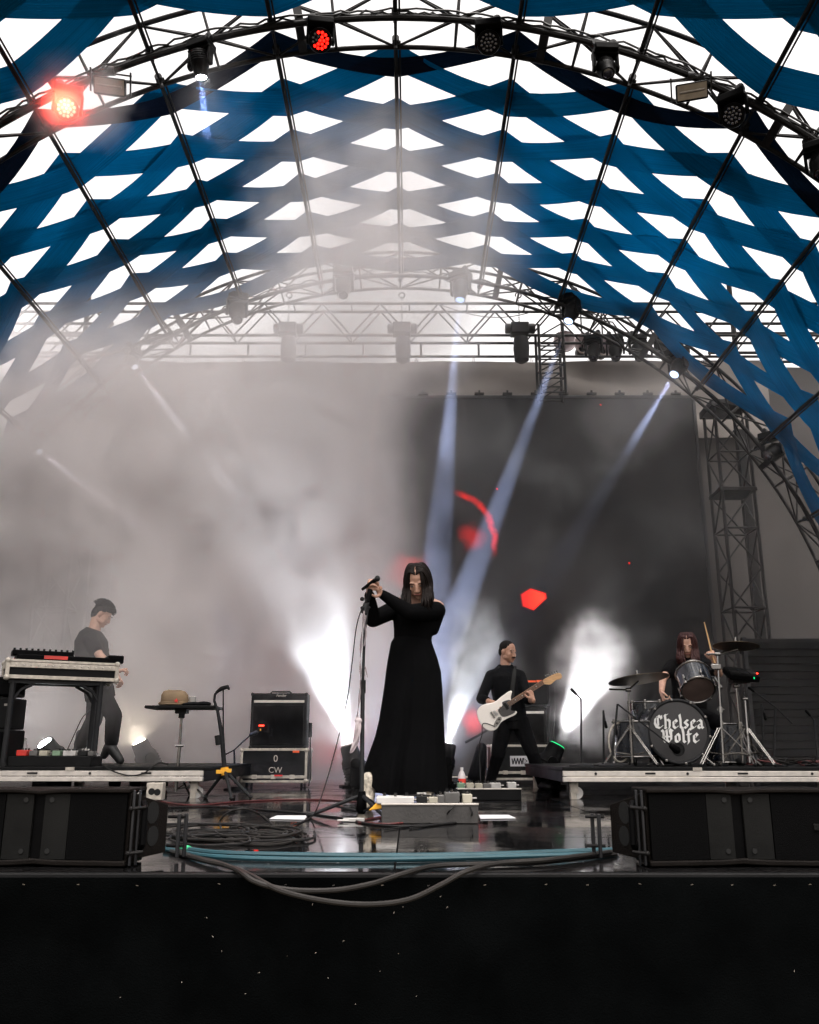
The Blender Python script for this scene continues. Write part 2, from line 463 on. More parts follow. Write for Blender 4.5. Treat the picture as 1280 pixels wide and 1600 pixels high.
for k in range(-7, 8):     # round steel purlins with a thin tension rod beside them
    for (y0, y1) in ((2.7, 7.62), (7.98, 13.0)):
        bar('purlin', vault(k, y0, 6.70), vault(k, y1, 6.70), .024, M['truss_metal'], canopy, 8)
        bar('tension_rod', vault(k + .38 / DPHI, y0, 6.70), vault(k + .38 / DPHI, y1, 6.70), .011, M['truss_metal'], canopy, 6)
    for y in (7.62, 7.98, 13.0):
        a = vault(k, y, 6.70)
        obj('purlin_clamp', MB().cyl(vault(k, y - .05, 6.70), vault(k, y + .05, 6.70), .04, n=10).cyl(a, vault(k, y, 6.6), .02, n=8), M['black_metal'], canopy)

def arch_truss(y0, y1, r0, r1, label, step=5.55, rc=.026):
    t = thing('arch_truss', label, 'truss', (VX, (y0 + y1) / 2, 0))
    for (y, r, rr) in ((y0, r0, rc * 1.25), (y1, r0, rc), (y0, r1, rc), (y1, r1, rc)):
        pts = [V((VX - r, y, -1.5))] + [vault(k / 6.0, y, r) for k in np.arange(-90 / DPHI * 6, 90 / DPHI * 6 + .01, 1)] + [V((VX + r, y, -1.5))]
        obj('chord', MB().tube(pts, rr, 8), M['truss_metal'], t)
    n = int(90 / step); b = .0135
    for i in range(-n, n + 1):
        k = i * step / DPHI; kn = (i + 1) * step / DPHI
        c = [(y0, r0), (y1, r0), (y1, r1), (y0, r1)]
        for q in range(4):
            A, B = c[q], c[(q + 1) % 4]
            bar('strut', vault(k, *A), vault(k, *B), b * 1.15, M['truss_metal'], t)
            if i < n:
                if (i + q) % 2: bar('brace', vault(k, *A), vault(kn, *B), b, M['truss_metal'], t)
                else: bar('brace', vault(k, *B), vault(kn, *A), b, M['truss_metal'], t)
    for k in range(-7, 8, 2):                       # bolted joint plates where arch sections meet
        mbp = MB(); rad = Matrix.Rotation(R(k * DPHI), 3, 'Y')
        mbp.box(vault(k + .22, (y0 + y1) / 2, r0 - .005) , (.09, y1 - y0 + .06, .022), rad).box(vault(k + .22, y0, (r0 + r1) / 2), (.09, .022, r1 - r0), rad)
        mbp.box(vault(k + .22, y1, (r0 + r1) / 2), (.09, .022, r1 - r0), rad)
        obj('joint_plate', mbp, M['truss_metal'], t, bevel=.004)
    return t
near_arch = arch_truss(7.6, 8.0, 6.64, 7.06, 'nearer arched steel truss carrying the upper row of stage lights')
far_arch = arch_truss(12.8, 13.2, 6.64, 7.06, 'farther arched steel truss behind the smoke above the screen')
def cable_on(t, pts, r, name='cable'): return obj(name, MB().tube(pts, r, 6), M['cable'], t)
for seed, (y, r, amp) in enumerate(((7.58, 6.69, .035), (7.62, 6.70, .05), (7.57, 6.72, .02))):   # wiring tied along the near chord
    rr = random.Random(seed); pts = []
    for i in range(150):
        k = -5 + 10 * i / 149
        pts.append(vault(k, y + rr.uniform(-.015, .02), r + amp * rr.uniform(-1, .6)))
    cable_on(near_arch, pts, .011)
rr = random.Random(3)
cable_on(far_arch, [vault(-4 + 8 * i / 99, 12.78, 6.68 + rr.uniform(-.05, .03)) for i in range(100)], .012)

# straight box truss above the backdrop
TY0, TY1, TZ0, TZ1 = 13.85, 14.15, 7.24, 7.84
bt = thing('box_truss', 'straight horizontal box truss with zigzag bracing behind the far arch', 'truss', (0, 14, 7.24))
for y in (TY0, TY1):
    for z in (TZ0, TZ1): bar('chord', (-9, y, z), (9, y, z), .026, M['truss_metal'], bt, 8)
for i in range(18):
    x = -9 + i
    for y in (TY0, TY1):
        bar('brace', (x, y, TZ0), (x + .5, y, TZ1), .015, M['truss_metal'], bt); bar('brace', (x + .5, y, TZ1), (x + 1, y, TZ0), .015, M['truss_metal'], bt)
    for z in (TZ0, TZ1): bar('strut', (x, TY0, z), (x, TY1, z), .015, M['truss_metal'], bt)
    bar('hanger', (x + .2, TY1, TZ0), (x + .2, TY1, 6.98), .02, M['truss_metal'], bt)
bar('cloth_pipe', (-9, TY1, 6.985), (9, TY1, 6.985), .025, M['truss_metal'], bt, 8)
cable_on(bt, [(0.5 + 2.0 * i / 20, 13.8, 7.8 - .25 * math.sin(math.pi * i / 20)) for i in range(21)], .008)
# further scaffold trusses out at the sides
for sx, lab in ((1, 'scaffold truss seen through the ribbons at the right'), (-1, 'scaffold truss seen through the ribbons at the left')):
    t = thing('scaffold_truss', lab, 'truss', (sx * 8.5, 15.5, 7.6))
    for y in (15.3, 15.7):
        for z in (7.6, 8.2): bar('chord', (sx * 5.6, y, z), (sx * 12, y, z), .03, M['truss_metal'], t, 8)
        for i in range(13):
            x = 5.6 + i * .5
            bar('brace', (sx * x, y, 7.6 if i % 2 else 8.2), (sx * (x + .5), y, 8.2 if i % 2 else 7.6), .018, M['truss_metal'], t)
    for x in (6.2, 9.0, 11.9):
        bar('post', (sx * x, 15.5, -1.5), (sx * x, 15.5, 9.3), .05, M['truss_metal'], t, 8)

# grey backdrop cloths
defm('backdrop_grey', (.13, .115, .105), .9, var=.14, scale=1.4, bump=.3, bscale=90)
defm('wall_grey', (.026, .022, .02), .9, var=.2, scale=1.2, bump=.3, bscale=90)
def drape(x0, x1, y, z0, z1, nx, nz, amp, freq, seed, diag=0.0, swag=0.0):
    rr = random.Random(seed); ph = [rr.uniform(0, 6) for _ in range(6)]; rows = []
    for j in range(nz + 1):
        z = z1 + (z0 - z1) * j / nz; row = []
        for i in range(nx + 1):
            x = x0 + (x1 - x0) * i / nx; u = x + diag * (z - z0)
            w = math.sin(u * freq + ph[0]) + .6 * math.sin(u * freq * 2.3 + ph[1]) + .35 * math.sin(u * freq * 4.1 + ph[2])
            env = .35 + .65 * max(0, math.sin(u * 1.3 + ph[3]))
            sg = swag * math.sin((x - x0) / (x1 - x0) * math.pi * 3 + ph[4]) * math.sin(z * 9 + 2.0 * math.sin(x * 1.4 + ph[5]))
            row.append((x, y - amp * env * w - sg, z))
        rows.append(row)
    return MB().grid(rows)
bk = thing('backdrop', 'wrinkled grey cloth backdrop hung above the video screen', 'backdrop', (0, 14.3, 5.9))
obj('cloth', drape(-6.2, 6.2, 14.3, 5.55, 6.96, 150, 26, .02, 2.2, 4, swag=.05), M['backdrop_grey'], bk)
for i in range(-6, 7): obj('eyelet_tie', MB().tube([(i + .1, 14.24, 6.93), (i + .1, 14.12, 7.0), (i + .14, 14.24, 6.93)], .009, 6), M['cloth_white'], bk)
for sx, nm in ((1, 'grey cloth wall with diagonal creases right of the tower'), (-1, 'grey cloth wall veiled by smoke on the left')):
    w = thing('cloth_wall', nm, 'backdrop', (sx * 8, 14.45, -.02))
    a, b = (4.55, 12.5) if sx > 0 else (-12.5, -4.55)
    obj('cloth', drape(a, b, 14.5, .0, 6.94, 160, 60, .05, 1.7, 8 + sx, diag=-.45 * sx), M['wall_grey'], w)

obj('sky_block_drape', drape(-6.2, 6.2, 14.75, .0, 6.2, 60, 10, .05, 2.0, 5), M['black_paint'], bk)  # unseen black sheet, added to block the sky shining in below the screen
# LED video wall
def screen_mat():
    m = bpy.data.materials.new('led_screen_face'); m.use_nodes = True; nt = m.node_tree; X.nt = nt
    b = nt.nodes['Principled BSDF']; b.inputs['Base Color'].default_value = (.0045, .0045, .005, 1); b.inputs['Roughness'].default_value = .75; b.inputs['Specular IOR Level'].default_value = .12
    tc = nt.nodes.new('ShaderNodeTexCoord'); sp = nt.nodes.new('ShaderNodeSeparateXYZ'); nt.links.new(tc.outputs['Object'], sp.inputs[0])
    x, z = X(sp.outputs[0]), X(sp.outputs[2]); v = tc.outputs['Object']
    wob = (X.noise(v, 1.5, 4) - .5) * 1.6
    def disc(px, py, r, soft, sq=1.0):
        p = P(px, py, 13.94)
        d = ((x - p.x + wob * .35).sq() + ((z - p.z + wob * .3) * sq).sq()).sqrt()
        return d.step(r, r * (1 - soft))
    # a bright polygon, a curved streak and dimmer glows of the picture on the wall
    pc = P(834, 936, 13.94)
    pol = None
    for a, rr_ in ((8, .20), (72, .145), (120, .165), (188, .19), (250, .165), (312, .125)):
        e = ((x - pc.x) * math.cos(R(a)) + (z - pc.z) * math.sin(R(a))) / rr_
        pol = e if pol is None else pol.max(e)
    poly = pol.step(1.12, .8) * (x - pc.x).step(-.25, .1, .35, 1.0)
    c0 = P(690, 845, 13.94)
    rad = ((x - c0.x + wob * .2).sq() + (z - c0.z).sq()).sqrt()
    arc = (rad - .86).abs().step(.08, .0) * (x - c0.x).step(.15, .45) * (z - c0.z).step(-.32, .1) * (z - c0.z).step(.95, .72)
    fine = X.noise(v, 7, 3).step(.3, .7, .5, 1.0)
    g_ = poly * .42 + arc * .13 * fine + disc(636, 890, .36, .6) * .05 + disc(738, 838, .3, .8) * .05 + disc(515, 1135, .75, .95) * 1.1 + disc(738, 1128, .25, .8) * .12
    for px, py in ((938, 633), (773, 767), (983, 880)):
        g_ = g_ + disc(px, py, .022, .5) * .25
    big = X.noise(v, .55, 3).step(.45, .8) * .006
    e = nt.nodes.new('ShaderNodeCombineXYZ')
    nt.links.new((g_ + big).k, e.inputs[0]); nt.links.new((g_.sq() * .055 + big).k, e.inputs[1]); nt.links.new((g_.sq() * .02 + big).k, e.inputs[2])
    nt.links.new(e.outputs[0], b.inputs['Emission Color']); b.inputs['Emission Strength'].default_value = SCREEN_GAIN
    bk_ = nt.nodes.new('ShaderNodeTexBrick')
    return m
SCREEN_GAIN = 2.4
ls = thing('video_screen', 'dark video wall showing faint red shapes behind the band', 'screen', (0, 14, .4))
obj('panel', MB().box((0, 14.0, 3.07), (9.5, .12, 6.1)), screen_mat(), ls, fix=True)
obj('header_rail', MB().box((0, 13.98, 6.15), (9.6, .1, .06)), M['black_metal'], ls, bevel=.01)
for i in range(20):
    obj('hanging_clamp', MB().box((-4.5 + i * .473, 13.93, 6.2), (.16, .04, .035)).box((-4.5 + i * .473, 13.93, 6.23), (.03, .03, .06)), M['truss_metal'], ls)
for sx in (-1, 1): obj('side_rail', MB().box((sx * 4.78, 13.98, 3.11), (.05, .1, 6.06)), M['black_metal'], ls)

# box-truss towers
def tower(x, y, h, w, label):
    t = thing('truss_tower', label, 'truss tower', (x, y, 0))
    cs = [(x - w / 2, y - w / 2), (x + w / 2, y - w / 2), (x + w / 2, y + w / 2), (x - w / 2, y + w / 2)]
    for c in cs: bar('leg', (*c, 0), (*c, h), .028, M['truss_metal'], t, 8)
    st_ = .62; n = int(h / st_)
    for i in range(n + 1):
        z = min(i * st_, h)
        for q in range(4):
            a, b = cs[q], cs[(q + 1) % 4]
            if i % 2 == 0: bar('rung', (*a, z), (*b, z), .018, M['truss_metal'], t)
            if i < n:
                if i % 2: a, b = b, a
                bar('brace', (*a, z), (*b, min(z + st_, h)), .015, M['truss_metal'], t)
        if i % 4 == 3: obj('splice_plate', MB().box((x, y, z), (w + .08, w + .08, .06)), M['truss_metal'], t, bevel=.008)
    obj('base_plate', MB().box((x, y, .015), (w + .3, w + .3, .03)), M['black_metal'], t)
    obj('head_block', MB().box((x, y, h + .05), (w + .12, w + .12, .12)), M['black_metal'], t, bevel=.01)
    obj('dark_sleeve', MB().box((x + w * .62, y + w * .45, h * .48), (w * .25, .1, h * .96)), M['black_paint'], t)
    return t
tower(5.13, 13.55, 5.72, .50, 'black truss tower beside the right edge of the video screen')
tower(-5.43, 13.55, 5.72, .50, 'truss tower dimmed by smoke at the left of the stage')
tl = thing('hanging_truss', 'short vertical truss section hanging over the screen below the lights', 'truss', (2.3, 13.75, 5.9))
hx0, hx1, hy = P(842, 590, 13.75).x, P(880, 590, 13.75).x, 13.75
for x in (hx0, hx1):
    for y in (hy - .18, hy + .18): bar('leg', (x, y, 6.05), (x, y, 7.3), .024, M['truss_metal'], tl, 8)
for i in range(5):
    z = 6.08 + i * .25
    for y in (hy - .18, hy + .18):
        bar('rung', (hx0, y, z), (hx1, y, z), .014, M['truss_metal'], tl); bar('brace', (hx0, y, z), (hx1, y, z + .25), .012, M['truss_metal'], tl)

# slatted black panel wall right of the drums
lv = thing('slatted_panel', 'black panel of horizontal slats behind the drummer', 'panel', (6.6, 12.05, 0))
obj('backing', MB().box((6.75, 12.1, .93), (4.5, .05, 1.86)), M['black_paint'], lv)
slm = MB().box((0, 0, 0), (4.44, .035, .088), Matrix.Rotation(R(-14), 3, 'X')).mesh('slat', [M['black_plastic']])
for i in range(18):
    o = link('slat', slm, lv, local=True); o.location = V((6.75, 12.05, .06 + i * .1)) - _base[lv.name]
for x in (4.52, 6.0, 8.98): obj('upright', MB().box((x, 12.055, .93), (.05, .07, 1.88)), M['black_metal'], lv)

# chain hoists hanging from the box truss
def hoist(px, label):
    p = P(px, 520, 13.6); x = p.x; t = thing('chain_hoist', label, 'hoist', (x, 13.6, 6.6), 'chain hoists under the box truss')
    b = MB().box((x, 13.6, 7.22), (.3, .22, .2)).cyl((x - .24, 13.6, 7.24), (x + .26, 13.6, 7.24), .085, n=14)
    obj('motor_body', b, M['truss_metal'], t, bevel=.015)
    c = MB(); 
    for i in range(14):
        q = Matrix.Rotation(R(90 * (i % 2)), 3, 'Z')
        c.tube([V((x, 13.6, 7.36 + i * .035)) + q @ V((.012 * math.cos(a), 0, .022 * math.sin(a))) for a in np.linspace(0, 2 * math.pi, 9)[:-1]], .004, 5, closed=True)
    obj('chain', c, M['truss_metal'], t)
    obj('hook', MB().tube([(x + .05 * math.cos(a), 13.6, 7.86 + .05 * math.sin(a)) for a in np.linspace(-2.2, 3.6, 12)], .012, 6), M['truss_metal'], t)
    bag = MB(); prof = [(0, .05), (.02, .12), (.2, .135), (.42, .12), (.46, .06)]
    bag.lathe((x + .02, 13.6, 7.08), (0, 0, -1), prof, 12)
    obj('chain_bag', bag, M['tolex'], t)
    return t
hoist(628, 'chain hoist with bag hanging at the middle of the box truss')
hoist(812, 'chain hoist with bag hanging left of the short vertical truss')
hoist(450, 'chain hoist half lost in smoke left of the middle one')
# ------------------------------------------------------------------ stage lights
def spot_fixture(top, aim, label, group, lit=None, energy=0, ang=6, col=(1, 1, 1), up=False, sc_=1.0, name='moving_head_light', ring=None, blend=.35):
    """yoke-mounted moving head; top = point it hangs from (or stands on, if up)"""
    top = V(top); s = 1 if up else -1; k = sc_
    aim = V(aim).normalized(); t = thing(name, label, 'stage light', top, group)
    side = aim.cross(V((0, 0, 1)))
    side = side.normalized() if side.length > .05 else V((1, 0, 0))
    fw = V((0, 0, 1)).cross(side).normalized()
    rot = Matrix((side, fw, V((0, 0, 1)))).transposed()
    hc = top + V((0, 0, s * .31 * k))
    b = MB().box(top + V((0, 0, s * .055 * k)), (.30 * k, .24 * k, .10 * k), rot)
    obj('base', b, M['black_plastic'], t, bevel=.014)
    if not up:
        for q in (-.09, .09):
            obj('clamp', MB().box(top + side * q + V((0, 0, .03)), (.03, .06, .07), rot).cyl(top + side * q - fw * .03 + V((0, 0, .05)), top + side * q + fw * .03 + V((0, 0, .05)), .04, n=10), M['black_metal'], t)
    y = MB()
    for q in (-1, 1):
        y.box(top + side * (q * .145 * k) + V((0, 0, s * .21 * k)), (.032 * k, .10 * k, .24 * k), rot)
        y.cyl(hc + side * (q * .125 * k), hc + side * (q * .165 * k), .05 * k, n=14)
    y.box(top + V((0, 0, s * .115 * k)), (.32 * k, .13 * k, .03 * k), rot)
    obj('yoke', y, M['black_plastic'], t, bevel=.008)
    h = MB(); a0 = hc - aim * (.17 * k)
    h.lathe(a0, aim, [(0, .055 * k), (.01 * k, .085 * k), (.04 * k, .105 * k), (.13 * k, .115 * k), (.2 * k, .112 * k), (.23 * k, .092 * k), (.33 * k, .085 * k), (.345 * k, .078 * k), (.34 * k, .070 * k), (.325 * k, .068 * k)], 22)
    hd = obj('head', h, M['black_plastic'], t)
    f = MB()
    for q in range(5): f.lathe(a0 + aim * ((.03 + .028 * q) * k), aim, [(0, .118 * k), (.008 * k, .122 * k), (.016 * k, .118 * k)], 18, cap=False)
    obj('cooling_fin', f, M['black_plastic'], t)
    lp = a0 + aim * (.335 * k)
    lens = MB().lathe(lp, aim, [(0, .067 * k), (.008 * k, .06 * k), (.014 * k, .04 * k), (.016 * k, .005)], 20)
    obj('lens', lens, M[lit] if lit else M['lens_off'], t)
    if ring: obj('lens_ring', MB().lathe(lp + aim * .004, aim, [(0, .066 * k), (.012, .074 * k), (.018, .070 * k), (.01, .062 * k)], 20, cap=False), M[ring], t)
    if energy:
        L = bpy.data.lights.new('beam', 'SPOT'); L.energy = energy; L.spot_size = R(ang); L.spot_blend = blend; L.color = col; L.shadow_soft_size = .03
        lo = bpy.data.objects.new('beam', L); C.objects.link(lo); lo.parent = t
        lo.location = lp + aim * .03 - top; lo.rotation_euler = (-aim).to_track_quat('Z', 'Y').to_euler()
    return t
def wash_fixture(top, aim, label, group, leds=None, energy=0, lit_part=1.0, seed=0, k=1.0):
    top = V(top); aim = V(aim).normalized(); t = thing('led_wash_light', label, 'stage light', top, group)
    side = aim.cross(V((0, 0, 1))).normalized(); fw = V((0, 0, 1)).cross(side).normalized()
    rot = Matrix((side, fw, V((0, 0, 1)))).transposed(); hc = top - V((0, 0, .27 * k))
    upv = side.cross(aim).normalized()
    obj('base', MB().box(top - V((0, 0, .05 * k)), (.32 * k, .24 * k, .10 * k), rot), M['black_plastic'], t, bevel=.014)
    for q in (-.09, .09): obj('clamp', MB().box(top + side * q + V((0, 0, .03)), (.03, .06, .07), rot).cyl(top + side * q - fw * .03 + V((0, 0, .05)), top + side * q + fw * .03 + V((0, 0, .05)), .04, n=10), M['black_metal'], t)
    y = MB()
    for q in (-1, 1):
        y.box(top + side * (q * .155 * k) - V((0, 0, .18 * k)), (.03 * k, .09 * k, .24 * k), rot); y.cyl(hc + side * (q * .13 * k), hc + side * (q * .172 * k), .045 * k, n=12)
    y.box(top - V((0, 0, .085 * k)), (.34 * k, .1 * k, .03 * k), rot)
    obj('yoke', y, M['black_plastic'], t, bevel=.008)
    obj('head', MB().lathe(hc - aim * .11 * k, aim, [(0, .07 * k), (.02 * k, .11 * k), (.09 * k, .135 * k), (.18 * k, .142 * k), (.2 * k, .138 * k), (.196 * k, .126 * k), (.185 * k, .122 * k)], 26), M['black_plastic'], t)
    fc = hc + aim * .078 * k
    spots = [(0, 0)] + [(.044, q * 60) for q in range(6)] + [(.088, q * 30 + 15) for q in range(12)]
    rr = random.Random(seed)
    for r_, a in spots:
        p = fc + (side * math.cos(R(a)) + upv * math.sin(R(a))) * (r_ * k)
        on = leds is not None and (lit_part >= 1 or (math.cos(R(a)) < .35 or r_ < .02 or math.sin(R(a)) < -.5) )
        obj('led', MB().lathe(p, aim, [(0, .0175 * k), (.008 * k, .017 * k), (.013 * k, .008 * k)], 10), M[leds] if on else M['lens_off'], t)
    if energy:
        L = bpy.data.lights.new('beam', 'SPOT'); L.energy = energy; L.spot_size = R(60); L.spot_blend = .6; L.color = (1, .04, .02); L.shadow_soft_size = .12
        lo = bpy.data.objects.new('beam', L); C.objects.link(lo); lo.parent = t
        lo.location = fc + aim * .06 - top; lo.rotation_euler = (-aim).to_track_quat('Z', 'Y').to_euler()
    return t
def strobe(top, aim, label, group):
    top = V(top); aim = V(aim).normalized(); t = thing('strobe_light', label, 'stage light', top, group)
    side = aim.cross(V((0, 0, 1))).normalized(); upv = side.cross(aim).normalized()
    rot = Matrix((side, aim, upv)).transposed(); c = top - V((0, 0, .17))
    obj('housing', MB().box(c, (.31, .11, .17), rot), M['black_plastic'], t, bevel=.012)
    obj('reflector', MB().box(c + aim * .056, (.285, .006, .14), rot), M['lens_gold'], t)
    obj('flash_tube', MB().cyl(c + aim * .064 - side * .12, c + aim * .064 + side * .12, .012, n=8), M['lens_gold'], t)
    b = MB()
    for q in (-1, 1): b.box(c + side * (q * .195) + V((0, 0, .06)), (.015, .04, .22), rot)
    b.box(c + V((0, 0, .16)), (.4, .04, .015), rot)
    obj('bracket', b, M['black_metal'], t)
    obj('clamp', MB().cyl(top + V((-.03, 0, .02)), top + V((.03, 0, .02)), .045, n=10), M['black_metal'], t)
    return t
GN = 'lights hung on the nearer arch'; GF = 'lights hung on the farther arch'; GS = 'beam lights standing on the stage floor'
def on_arch(px, py, Y, r=6.62):
    p = P(px, py, Y); a = math.atan2(p.x - VX, p.z - VZ)
    return V((VX + r * math.sin(a), Y, VZ + r * math.cos(a)))
NY = 7.6
tocam = lambda p, dz=0.0, dy=-1.0: (V((0, 0, CAM_H + dz)) - p)
p = on_arch(102, 130, NY); wash_fixture(p, V((.25, -.85, -.45)), 'round LED light glowing red at the far left of the nearer arch', GN, 'led_redhot', 480, seed=1, k=.85)
p = on_arch(168, 100, NY); strobe(p, V((.15, -.75, -.55)), 'unlit flat strobe beside the red LED light on the nearer arch', GN)
p = on_arch(313, 62, NY); spot_fixture(p, V((.1, .25, -1)), 'moving head shining a short blue beam straight down from the nearer arch', GN, 'lens_white', 1600, 9, (.25, .42, 1), sc_=.82)
p = on_arch(502, 40, NY); wash_fixture(p, V((.08, -.75, -.6)), 'round LED light partly lit red left of the roof ridge', GN, 'led_red', 30, .6, seed=2, k=.85)
p = on_arch(763, 40, NY); wash_fixture(p, V((-.12, -.75, -.6)), 'unlit round LED light right of the roof ridge', GN, None, k=.85)
p = on_arch(943, 80, NY); spot_fixture(p, V((.02, -.5, -.9)), 'unlit moving head with purplish lens on the nearer arch', GN, sc_=.82)
p = on_arch(1082, 115, NY); strobe(p, V((-.2, -.75, -.55)), 'unlit flat strobe with pale wedge on the nearer arch at right', GN)
p = on_arch(1150, 140, NY); wash_fixture(p, V((-.45, -.6, -.5)), 'unlit round LED light at the far right of the nearer arch', GN, None, k=.85)
p = on_arch(1284, 215, NY); spot_fixture(p, V((-.2, -.3, -.9)), 'moving head cut off by the right picture edge', GN, sc_=.82)
FY = 12.75
def far_spot(px, py, tx, ty, tY, label, lit=None, e=0, ang=5.0, col=(.5, .62, 1)):
    """lens appears near (px, py); aims at the point seen at (tx, ty, tY)"""
    p = P(px, py, FY); a = P(tx, ty, tY) - p
    return spot_fixture(p + V((0, 0, .33)), a, label, GF, lit, e, ang, col, sc_=1.05)
far_spot(720, 455, 690, 800, 12.2, 'moving head with a pale blue beam right of the roof centre', 'lens_blue', 12000, 6)
far_spot(893, 490, 745, 880, 11.6, 'moving head throwing the long blue beam across the dark screen', 'lens_blue', 27000, 4.6)
far_spot(1060, 575, 990, 690, 12.2, 'moving head with a short blue beam at the right slope of the arch', 'lens_blue', 2600, 5.0)
far_spot(1208, 708, 1150, 740, 12.0, 'unlit moving head low on the right slope of the arch')
far_spot(537, 450, 520, 600, 12.0, 'unlit moving head in the haze left of the roof centre')
far_spot(370, 490, 380, 700, 11.5, 'unlit moving head lost in smoke on the left slope of the arch')
p = P(205, 578, 12.4); spot_fixture(V((p.x, 12.4, p.z + .33)), P(300, 700, 11.7) - p, 'moving head whose short white beam starts in the smoke upper left', 'lights lost in the smoke at left', 'lens_dim', 1100, 4.5, (.9, .9, 1), sc_=.7)
p = P(54, 712, 12.4); spot_fixture(V((p.x, 12.4, p.z + .33)), P(170, 800, 11.8) - p, 'moving head whose faint beam starts in the smoke at the left edge', 'lights lost in the smoke at left', 'lens_dim', 900, 4.5, (.9, .85, 1), sc_=.7)
pz = P(205, 578, 12.4).z + .40; px_ = P(205, 578, 12.4).x
t = thing('light_bar', 'pipe carrying the two lights inside the smoke at left', 'pipe', (-4, 12.4, 4))
bar('pipe', P(0, 660, 12.4) + V((-1.2, 0, .1)), P(205, 578, 12.4) + V((.6, 0, .62)), .03, M['truss_metal'], t, 8)
# cluster of lights and dish reflectors on the box truss, right
for i, (px, py) in enumerate(((922, 512), (955, 515), (990, 520), (1030, 535))):
    p = P(px, py, 14.0); spot_fixture(V((p.x, 13.8, 7.2)), V((.1 * i - .2, -.4, -.9)), ['first', 'second', 'third', 'last'][i] + ' of four unlit lights in a row under the box truss at right', 'lights under the box truss', sc_=.95)
# pale round loudspeaker horns beyond the truss
for i, (px, py) in enumerate(((880, 540), (912, 543), (945, 546))):
    p = P(px, py, 15.2); tt = thing('horn', ['leftmost', 'middle', 'rightmost'][i] + ' of three pale rounded horns seen behind the box truss', 'horn', p, 'pale horns behind the truss')
    obj('bell', MB().lathe(p + V((0, -.2, 0)), (0, 1, .1), [(0, .2), (.03, .21), (.12, .17), (.3, .07), (.42, .06)], 18, cap=False), M['cloth_white'], tt)
    obj('driver', MB().lathe(p + V((0, .2, .04)), (0, 1, .1), [(0, .06), (.02, .1), (.16, .1), (.2, .07)], 14), M['truss_metal'], tt)
    bar('hanger', p + V((0, .1, .05)), p + V((0, .1, .9)), .015, M['truss_metal'], tt)
def floor_spot(px, py, Y, tx, ty, tY, label, e, ang, col, lit='lens_white', z0=0.0, **kw):
    p = P(px, py, Y); a = (P(tx, ty, tY) - p).normalized(); k = 1.15
    hc = p - a * (.165 * k)
    return spot_fixture(V((hc.x, hc.y, hc.z - .31 * k)), a, label, GS, lit, e, ang, col, up=True, sc_=k, **kw)
floor_spot(545, 1166, 10.3, 480, 930, 10.2, 'beam light left of the singer pointing up into the smoke', 700, 42, (.85, .93, 1), ring='lens_gold', blend=.9)
floor_spot(700, 1163, 10.3, 735, 1030, 10.35, 'beam light half hidden behind the black skirt', 330, 32, (.85, .93, 1))
floor_spot(870, 1166, 10.3, 934, 1035, 10.35, 'beam light between the guitarist and the drums in a bright puff', 330, 38, (.95, .98, 1), ring='led_green')
floor_spot(70, 1161, 9.9, 22, 1095, 9.6, 'beam light shining left from behind the pedalboard under the keyboard', 260, 17, (.9, .95, 1))
floor_spot(218, 1160, 10.6, 195, 1110, 10.5, 'dim warm beam light behind the keyboard player', 45, 14, (1, .9, .72), lit='lens_warm')
# ------------------------------------------------------------------ things on the stage
def S(Y, z=.4): return FPX / (Y * _c + (z - CAM_H) * _s)        # photo pixels per metre there

